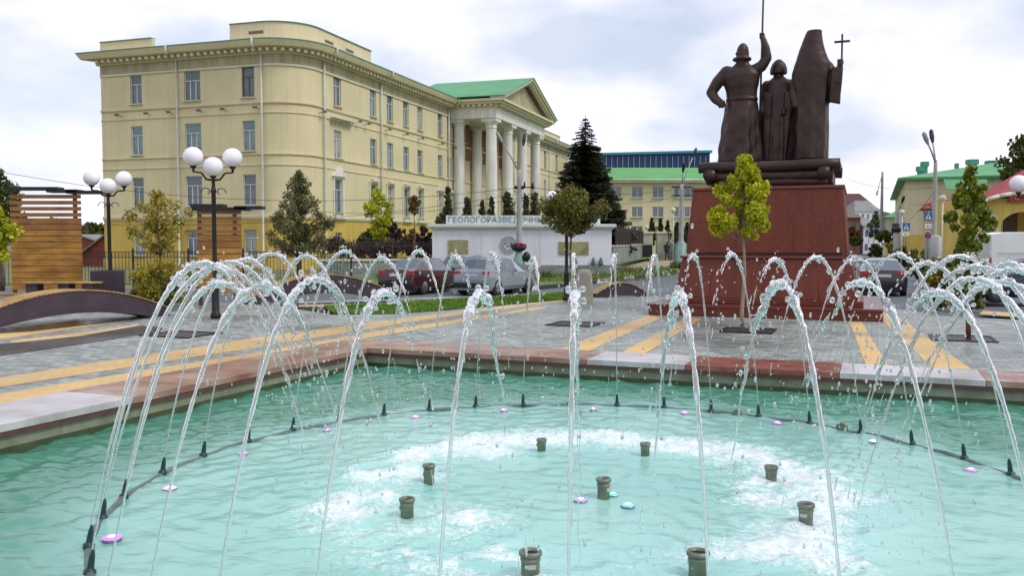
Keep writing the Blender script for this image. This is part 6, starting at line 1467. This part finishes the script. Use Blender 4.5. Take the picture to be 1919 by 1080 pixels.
# front wall with round-arched porch opening
pc_x0, pc_x1 = lp(1876, 430).x, lp(1965, 430).x; zs = lp(1900, 424).z; za = lp(1900, 397).z
m.box(((x0+pc_x0)/2, Yl+.3, wt/2), (pc_x0-x0, .6, wt)); m.box(((pc_x1+x1)/2, Yl+.3, wt/2), (x1-pc_x1, .6, wt))
top = []
for k in range(NA+1):
    a = math.pi*(1-k/NA); top.append(((pc_x0+pc_x1)/2+(pc_x1-pc_x0)/2*math.cos(a), zs+(za-zs)*math.sin(a)))
for (xa, za_), (xb, zb_) in zip(top[:-1], top[1:]):
    m.add([(xa, Yl, za_), (xb, Yl, zb_), (xb, Yl, wt), (xa, Yl, wt), (xa, Yl+.6, za_), (xb, Yl+.6, zb_), (xb, Yl+.6, wt), (xa, Yl+.6, wt)], [(0, 1, 2, 3), (7, 6, 5, 4), (0, 4, 5, 1)])
m.box(((x0+x1)/2, Yl+5, wt/2), (x1-x0-.4, 3.4, wt-.05)); m.box((x0+.15, Yl+3, wt/2), (.3, 5, wt-.02)); part(m, 'wall', M_yellowbld, lb)
m = MB(); n = 12; vs = []
def ppl(x, pts):
    for (a, b), (c, d) in zip(pts[:-1], pts[1:]):
        if a <= x <= c: return b+(d-b)*(x-a)/(c-a)
    return pts[0][1] if x < pts[0][0] else pts[-1][1]
for k in range(n+1):
    pxx = 1826+(2100-1826)*k/n; ey = ppl(pxx, [(1826, 384), (1850, 371), (1880, 362), (1930, 357), (2100, 352)]); ty = ppl(pxx, [(1826, 381), (1850, 358), (1880, 339), (1919, 318), (1990, 296), (2100, 290)])
    f_ = aty(pxx, ey, Yl-.9); b_ = aty(pxx, ty, Yl+4); vs += [tuple(f_), (b_.x, b_.y, b_.z), (f_.x, f_.y, f_.z-.2)]
fs = []
for k in range(n): a = k*3; fs += [(a, a+3, a+4, a+1), (a+2, a+5, a+3, a)]
m.add(vs, fs, 0, False)
bk = [vs[1], vs[-2]]
m.add([bk[0], bk[1], (x1+.3, Yl+9, wt), (x0-.9, Yl+9, wt)], [(0, 1, 2, 3)]); part(m, 'roof', M_redroof, lb)
m = MB()
for k in range(n): a, b = vs[k*3+2], vs[(k+1)*3+2]; m.tube([(a[0], a[1]-.02, a[2]+.1), (b[0], b[1]-.02, b[2]+.1)], .13, 6)
part(m, 'eave', M_trim, lb)
for px in (1846, 1861):
    c_ = lp(px, 422); hh = 1.35; ww = .55; m = MB(); pts = [(-ww/2, -hh/2), (ww/2, -hh/2)]+[(ww/2*math.cos(math.pi*k/8), hh/2-ww/2+ww/2*math.sin(math.pi*k/8)) for k in range(9)]
    n_ = len(pts); m.add([(c_.x+a, Yl-.04, c_.z+b) for a, b in pts]+[(c_.x+a, Yl+.02, c_.z+b) for a, b in pts], [tuple(range(n_))]+[(k, (k+1) % n_, n_+(k+1) % n_, n_+k) for k in range(n_)]); f = part(m, 'window', M_winwhite, lb)
    m = MB(); m.add([(c_.x+a*.74, Yl-.06, c_.z+b*.86) for a, b in pts], [tuple(range(n_))]); m.build('pane', M_glassteal, f)
c_ = lp(1908, 424); m = MB(); m.box((c_.x, Yl+3.2, c_.z-.2), (1.6, .1, 2.6)); part(m, 'porch_door', M_winwhite, lb); m = MB(); m.box((c_.x+1.3, Yl+3.2, c_.z-.2), (.9, .12, 2.6)); part(m, 'porch_window', M_windark, lb)
c_ = lp(1908, 371); m = MB(); m.box((c_.x, Yl-.3, c_.z), (1.5, .12, .55)); sg = part(m, 'red_sign', M_signred, lb); m = MB()
for k in (-1, 1): m.tube([(c_.x+k*.28+.13*math.cos(q), Yl-.38, c_.z+.13*math.sin(q)) for q in [2*math.pi*w/16 for w in range(17)]], .03, 6, caps=False)
m.build('sign_letters', M_kerbwhite, sg)
# side wing with low red roof
q_ = aty(1790, 450, 62); e = empty('lemon_annex', (q_.x, 62, 0), UA*.9, 'low yellow annex with pinkish red roof left of the lemon building, behind the lamp post', 'building')
xa, xb = aty(1742, 400, 62).x-q_.x, aty(1838, 400, 62).x-q_.x; h_ = aty(1760, 391, 62).z; m = MB(); m.box(((xa+xb)/2, 1.5, h_/2), (xb-xa, 3, h_)); m.build('wall', M_yellowbld, e)
m = MB(); hh = aty(1760, 374, 62).z; m.add([(xa-.3, -.5, h_), (xb+.3, -.5, h_+.1), (xb-.3, 1.6, hh+.2), (xa+.4, 1.6, hh), (xa-.3, 3.5, h_), (xb+.3, 3.5, h_)], [(0, 1, 2, 3), (3, 2, 5, 4), (0, 3, 4), (1, 5, 2)]); m.build('roof', M_redroof, e)
m = MB(); m.box(((xa+xb)/2, -.05, h_-.2), (xb-xa+.2, .2, .35)); m.build('cornice', M_concrete, e)
m = MB(); m.box((xa+.9, -.03, 1.2), (.9, .08, 2.2)); m.build('door', PR, e)
# far street end
def simple_block(px0, px1, Y, yt, label, mw_, mr_, roofh=1.5, rows=2, cols=4, zb=0):
    a, b = aty(px0, 450, Y), aty(px1, 450, Y); h = aty(px0, yt, Y).z; w_ = b.x-a.x; e = empty('distant_building', ((a.x+b.x)/2, Y, 0), 0, label, 'building'); m = MB(); m.box((0, 5, h/2), (w_, 10, h)); m.build('wall', mw_, e)
    m = MB(); m.add([(-w_/2-.3, -.3, h), (w_/2+.3, -.3, h), (w_/2+.3, 10.3, h), (-w_/2-.3, 10.3, h), (-w_/4, 5, h+roofh), (w_/4, 5, h+roofh)], [(0, 1, 5, 4), (1, 2, 5), (2, 3, 4, 5), (3, 0, 4), (3, 2, 1, 0)]); m.build('roof', mr_, e)
    for i in range(cols):
        for j in range(rows): m = MB(); x = -w_/2+w_*(i+.5)/cols; z = h*(j+.5)/rows; m.box((x, -.04, z), (w_/cols*.4, .08, h/rows*.45)); m.build('window', M_glass, e)
simple_block(1570, 1612, 150, 408, 'brown house at the far left side of the street just past the pedestal', M_barkred, M_windark, 2, 2, 3)
simple_block(1602, 1650, 230, 396, 'white apartment house at the far end of the street', M_whitewall, M_slate, 3, 4, 5)
simple_block(1560, 1640, 300, 389, 'long building with dark red roof across the far end of the street', M_facade2, mat('maroon_roof', (.09, .03, .035)), 5, 2, 8)
simple_block(1618, 1652, 150, 424, 'small white house at the far right side of the street', M_whitewall, M_slate, 1.6, 2, 3)
for i, (px, yt, yb, Y, wp, ml) in enumerate(((1598, 425, 462, 110, 26, L_rust), (1640, 398, 450, 140, 26, L_dark), (1658, 436, 455, 88, 30, L_dark), (1603, 445, 462, 95, 20, L_hedge))):
    tree_px('broadleaf_tree', ['rusty street tree just right of the pedestal', 'dark tree near the far lamp post', 'low round tree in front of the cream building corner', 'small bushy tree at the far road edge'][i], 'tree', px, Y, yb, yt, wp, leafm=ml, n=700, leaf=.4, clumps=20, tr=.12, seed=120+i, shape='round', cr=.42)
# ================================================================== ROAD SIGNS
def sign_post(px, Y, yb, yt, label, items, rad=.035, cat='road sign'):
    b = aty(px, yb, Y); zt = aty(px, yt, Y).z; e = empty('road_sign', (b.x, Y, b.z), 0, label, cat); m = MB(); m.tube([(0, 0.05, 0), (0, .05, zt-b.z)], rad, 8); m.build('post', M_concrete, e)
    for kind, sx, sy, sz in items:
        c = aty(sx, sy, Y); x, z = c.x-b.x, c.z-b.z; s = sz*Y/F_PX/2
        if kind in ('cross', 'crosslime'):
            if kind == 'crosslime': m = MB(); m.box((x, .0, z-s*.35), (s*2.5, .03, s*3.4)); m.build('fluorescent_board', M_signlime, e)
            m = MB(); m.box((x, -.02, z), (s*2, .02, s*2)); pl = m.build('sign_plate', M_signblue, e, bevel=.004)
            m = MB(); m.add([(x-s*.8, -.035, z-s*.72), (x+s*.8, -.035, z-s*.72), (x, -.035, z+s*.72)], [(0, 1, 2)]); tp2 = m.build('white_triangle', M_signwhite, pl)
            m = MB(); y_ = -.045; m.ball((x+.02*s, y_, z+.33*s), .10*s, 8); m.tube([(x, y_, z+.22*s), (x-.05*s, y_, z-.15*s)], .08*s, 6); m.tube([(x-.05*s, y_, z-.12*s), (x-.25*s, y_, z-.52*s)], .055*s, 6); m.tube([(x-.05*s, y_, z-.12*s), (x+.2*s, y_, z-.52*s)], .055*s, 6); m.tube([(x, y_, z+.18*s), (x+.25*s, y_, z-.05*s)], .045*s, 5); m.tube([(x, y_, z+.18*s), (x-.22*s, y_, z-.02*s)], .045*s, 5)
            for k in (-.55, -.3, .32, .55): m.box((x+k*s, y_, z-.62*s), (.12*s, .01, .12*s))
            m.build('walking_pictogram', M_dark, pl)
            if kind == 'crosslime': m = MB(); m.tube([(x+s*.6*math.cos(q), -.03, z-s*1.75+s*.42*math.sin(q)) for q in [2*math.pi*w/12 for w in range(13)]], s*.12, 6, caps=False); m.box((x, -.02, z-s*1.6), (s*1.9, .01, s*1.0)); m.build('lower_plate', M_signblue, e)
        elif kind == 'nostop':
            m = MB(); m.tube([(x, -.01, z), (x, -.03, z)], s, 24, smooth=False); pl = m.build('sign_plate', M_signblue, e); m = MB()
            m.tube([(x+s*.93*math.cos(q), -.035, z+s*.93*math.sin(q)) for q in [2*math.pi*w/28 for w in range(29)]], s*.09, 6, caps=False)
            for sg in (-1, 1): m.tube([(x-s*.62, -.04, z-sg*s*.62), (x+s*.62, -.04, z+sg*s*.62)], s*.11, 6)
            m.build('red_cross', M_kerbwhite if False else M_signred, pl); m = MB(); m.tube([(x+s*1.02*math.cos(q), -.028, z+s*1.02*math.sin(q)) for q in [2*math.pi*w/28 for w in range(29)]], s*.06, 6, caps=False); m.build('white_rim', M_signwhite, pl)
        elif kind == 'plate': m = MB(); m.box((x, -.02, z), (s*2.2, .02, s*1.3)); pl = m.build('sign_plate', M_signwhite, e); m = MB(); m.box((x-s*.35, -.035, z), (s*.35, .01, s*.5)); m.box((x+s*.35, -.035, z), (s*.35, .01, s*.4)); m.build('marks', M_dark, pl)
        elif kind == 'bluearrow': m = MB(); m.box((x, -.02, z), (s*2, .02, s*1.6)); pl = m.build('sign_plate', M_signblue, e); m = MB(); m.add([(x-s*.6, -.035, z-.1*s), (x+.1*s, -.035, z-.1*s), (x+.1*s, -.035, z-.4*s), (x+s*.7, -.035, z+.05*s), (x+.1*s, -.035, z+.5*s), (x+.1*s, -.035, z+.2*s), (x-.6*s, -.035, z+.2*s)], [(0, 1, 2, 3, 4, 5, 6)]); m.build('arrow', M_signwhite, pl)
        elif kind == 'giveway':
            m = MB(); tr3 = [(x-s, z+s*.85), (x+s, z+s*.85), (x, z-s*.9)]; m.add([(a, -.01, b_) for a, b_ in tr3]+[(a, -.03, b_) for a, b_ in tr3], [(0, 1, 2), (5, 4, 3), (0, 3, 4, 1), (1, 4, 5, 2), (2, 5, 3, 0)]); pl = m.build('sign_plate', M_signred, e); m = MB(); m.add([(x+(a-x)*.66, -.036, z+(b_-z)*.66+s*.06) for a, b_ in tr3], [(2, 1, 0)]); m.build('white_field', M_signwhite, pl)
        elif kind == 'arrowl':
            m = MB(); m.add([(x-s*1.6, -.03, z), (x-s*1.1, -.03, z-s*.55), (x+s*1.4, -.03, z-s*.55), (x+s*1.4, -.03, z+s*.55), (x-s*1.1, -.03, z+s*.55)], [(0, 1, 2, 3, 4)]); m.box((x+.1*s, -.01, z), (s*2.4, .02, s*1.05)); pl = m.build('sign_plate', M_signwhite, e); m = MB(); y_ = -.045
            m.add([(x-s*1.2, y_, z), (x-s*.6, y_, z-s*.35), (x-s*.6, y_, z-s*.12), (x+s*.1, y_, z-s*.12), (x+s*.1, y_, z+s*.12), (x-s*.6, y_, z+s*.12), (x-s*.6, y_, z+s*.35)], [(0, 1, 2, 3, 4, 5, 6)]); m.box((x+s*.75, y_, z), (s*.8, .006, s*.5)); m.build('black_arrow', M_dark, pl)
    return e
sign_post(1739, 40.5, 490, 396, 'crossing sign above a white plate and a round no-stopping sign at the right post', [('cross', 1739, 406, 15), ('plate', 1739, 424, 11), ('nostop', 1738, 441, 13.5)])
sign_post(1698, 58, 462, 416, 'blue crossing sign with white plate, right one of the far pair', [('cross', 1698, 425, 14), ('plate', 1697.5, 439, 10)])
sign_post(1677, 66, 460, 416, 'blue crossing sign, left one of the far pair', [('cross', 1677.5, 424.5, 12)])
sign_post(1637, 100, 458, 420, 'small blue arrow sign farthest down the street', [('bluearrow', 1637, 429, 9)])
sign_post(1628, 118, 458, 424, 'tiny blue arrow sign left of the other one far down the street', [('bluearrow', 1628, 434, 8)])
sign_post(643, 41, 535, 460, 'crossing sign with fluorescent yellow surround in front of the iron fence', [('crosslime', 643, 469, 11)])
sign_post(523, 39, 545, 462, 'red-rimmed give-way triangle hanging before the iron fence', [('giveway', 523, 476, 20)])
sign_post(711, 49, 520, 470, 'white left-pointing arrow sign in front of the brown fence', [('arrowl', 711, 477, 7)])
# planter bowl by the far signs
q_ = aty(1680, 436, 64); e = empty('flower_pillar', (q_.x, 64, 0), 0, 'dark flower bowl on a post under the left blue crossing sign', 'planter'); zq = q_.z
m = MB(); m.tube([(0, 0, 0), (0, 0, zq)], .22, 10); m.build('pillar', M_concrete, e); m = MB(); m.lathe([(.15, zq-.05), (.42, zq+.2), (.4, zq+.24)], n=14); m.build('bowl', M_dark, e)
m = MB(); rnd = random.Random(3); blob_leaves(m, [(Vector((0, 0, zq+.3)), .35, 1)], 120, .14, rnd); m.build('flowers', L_purple, e)
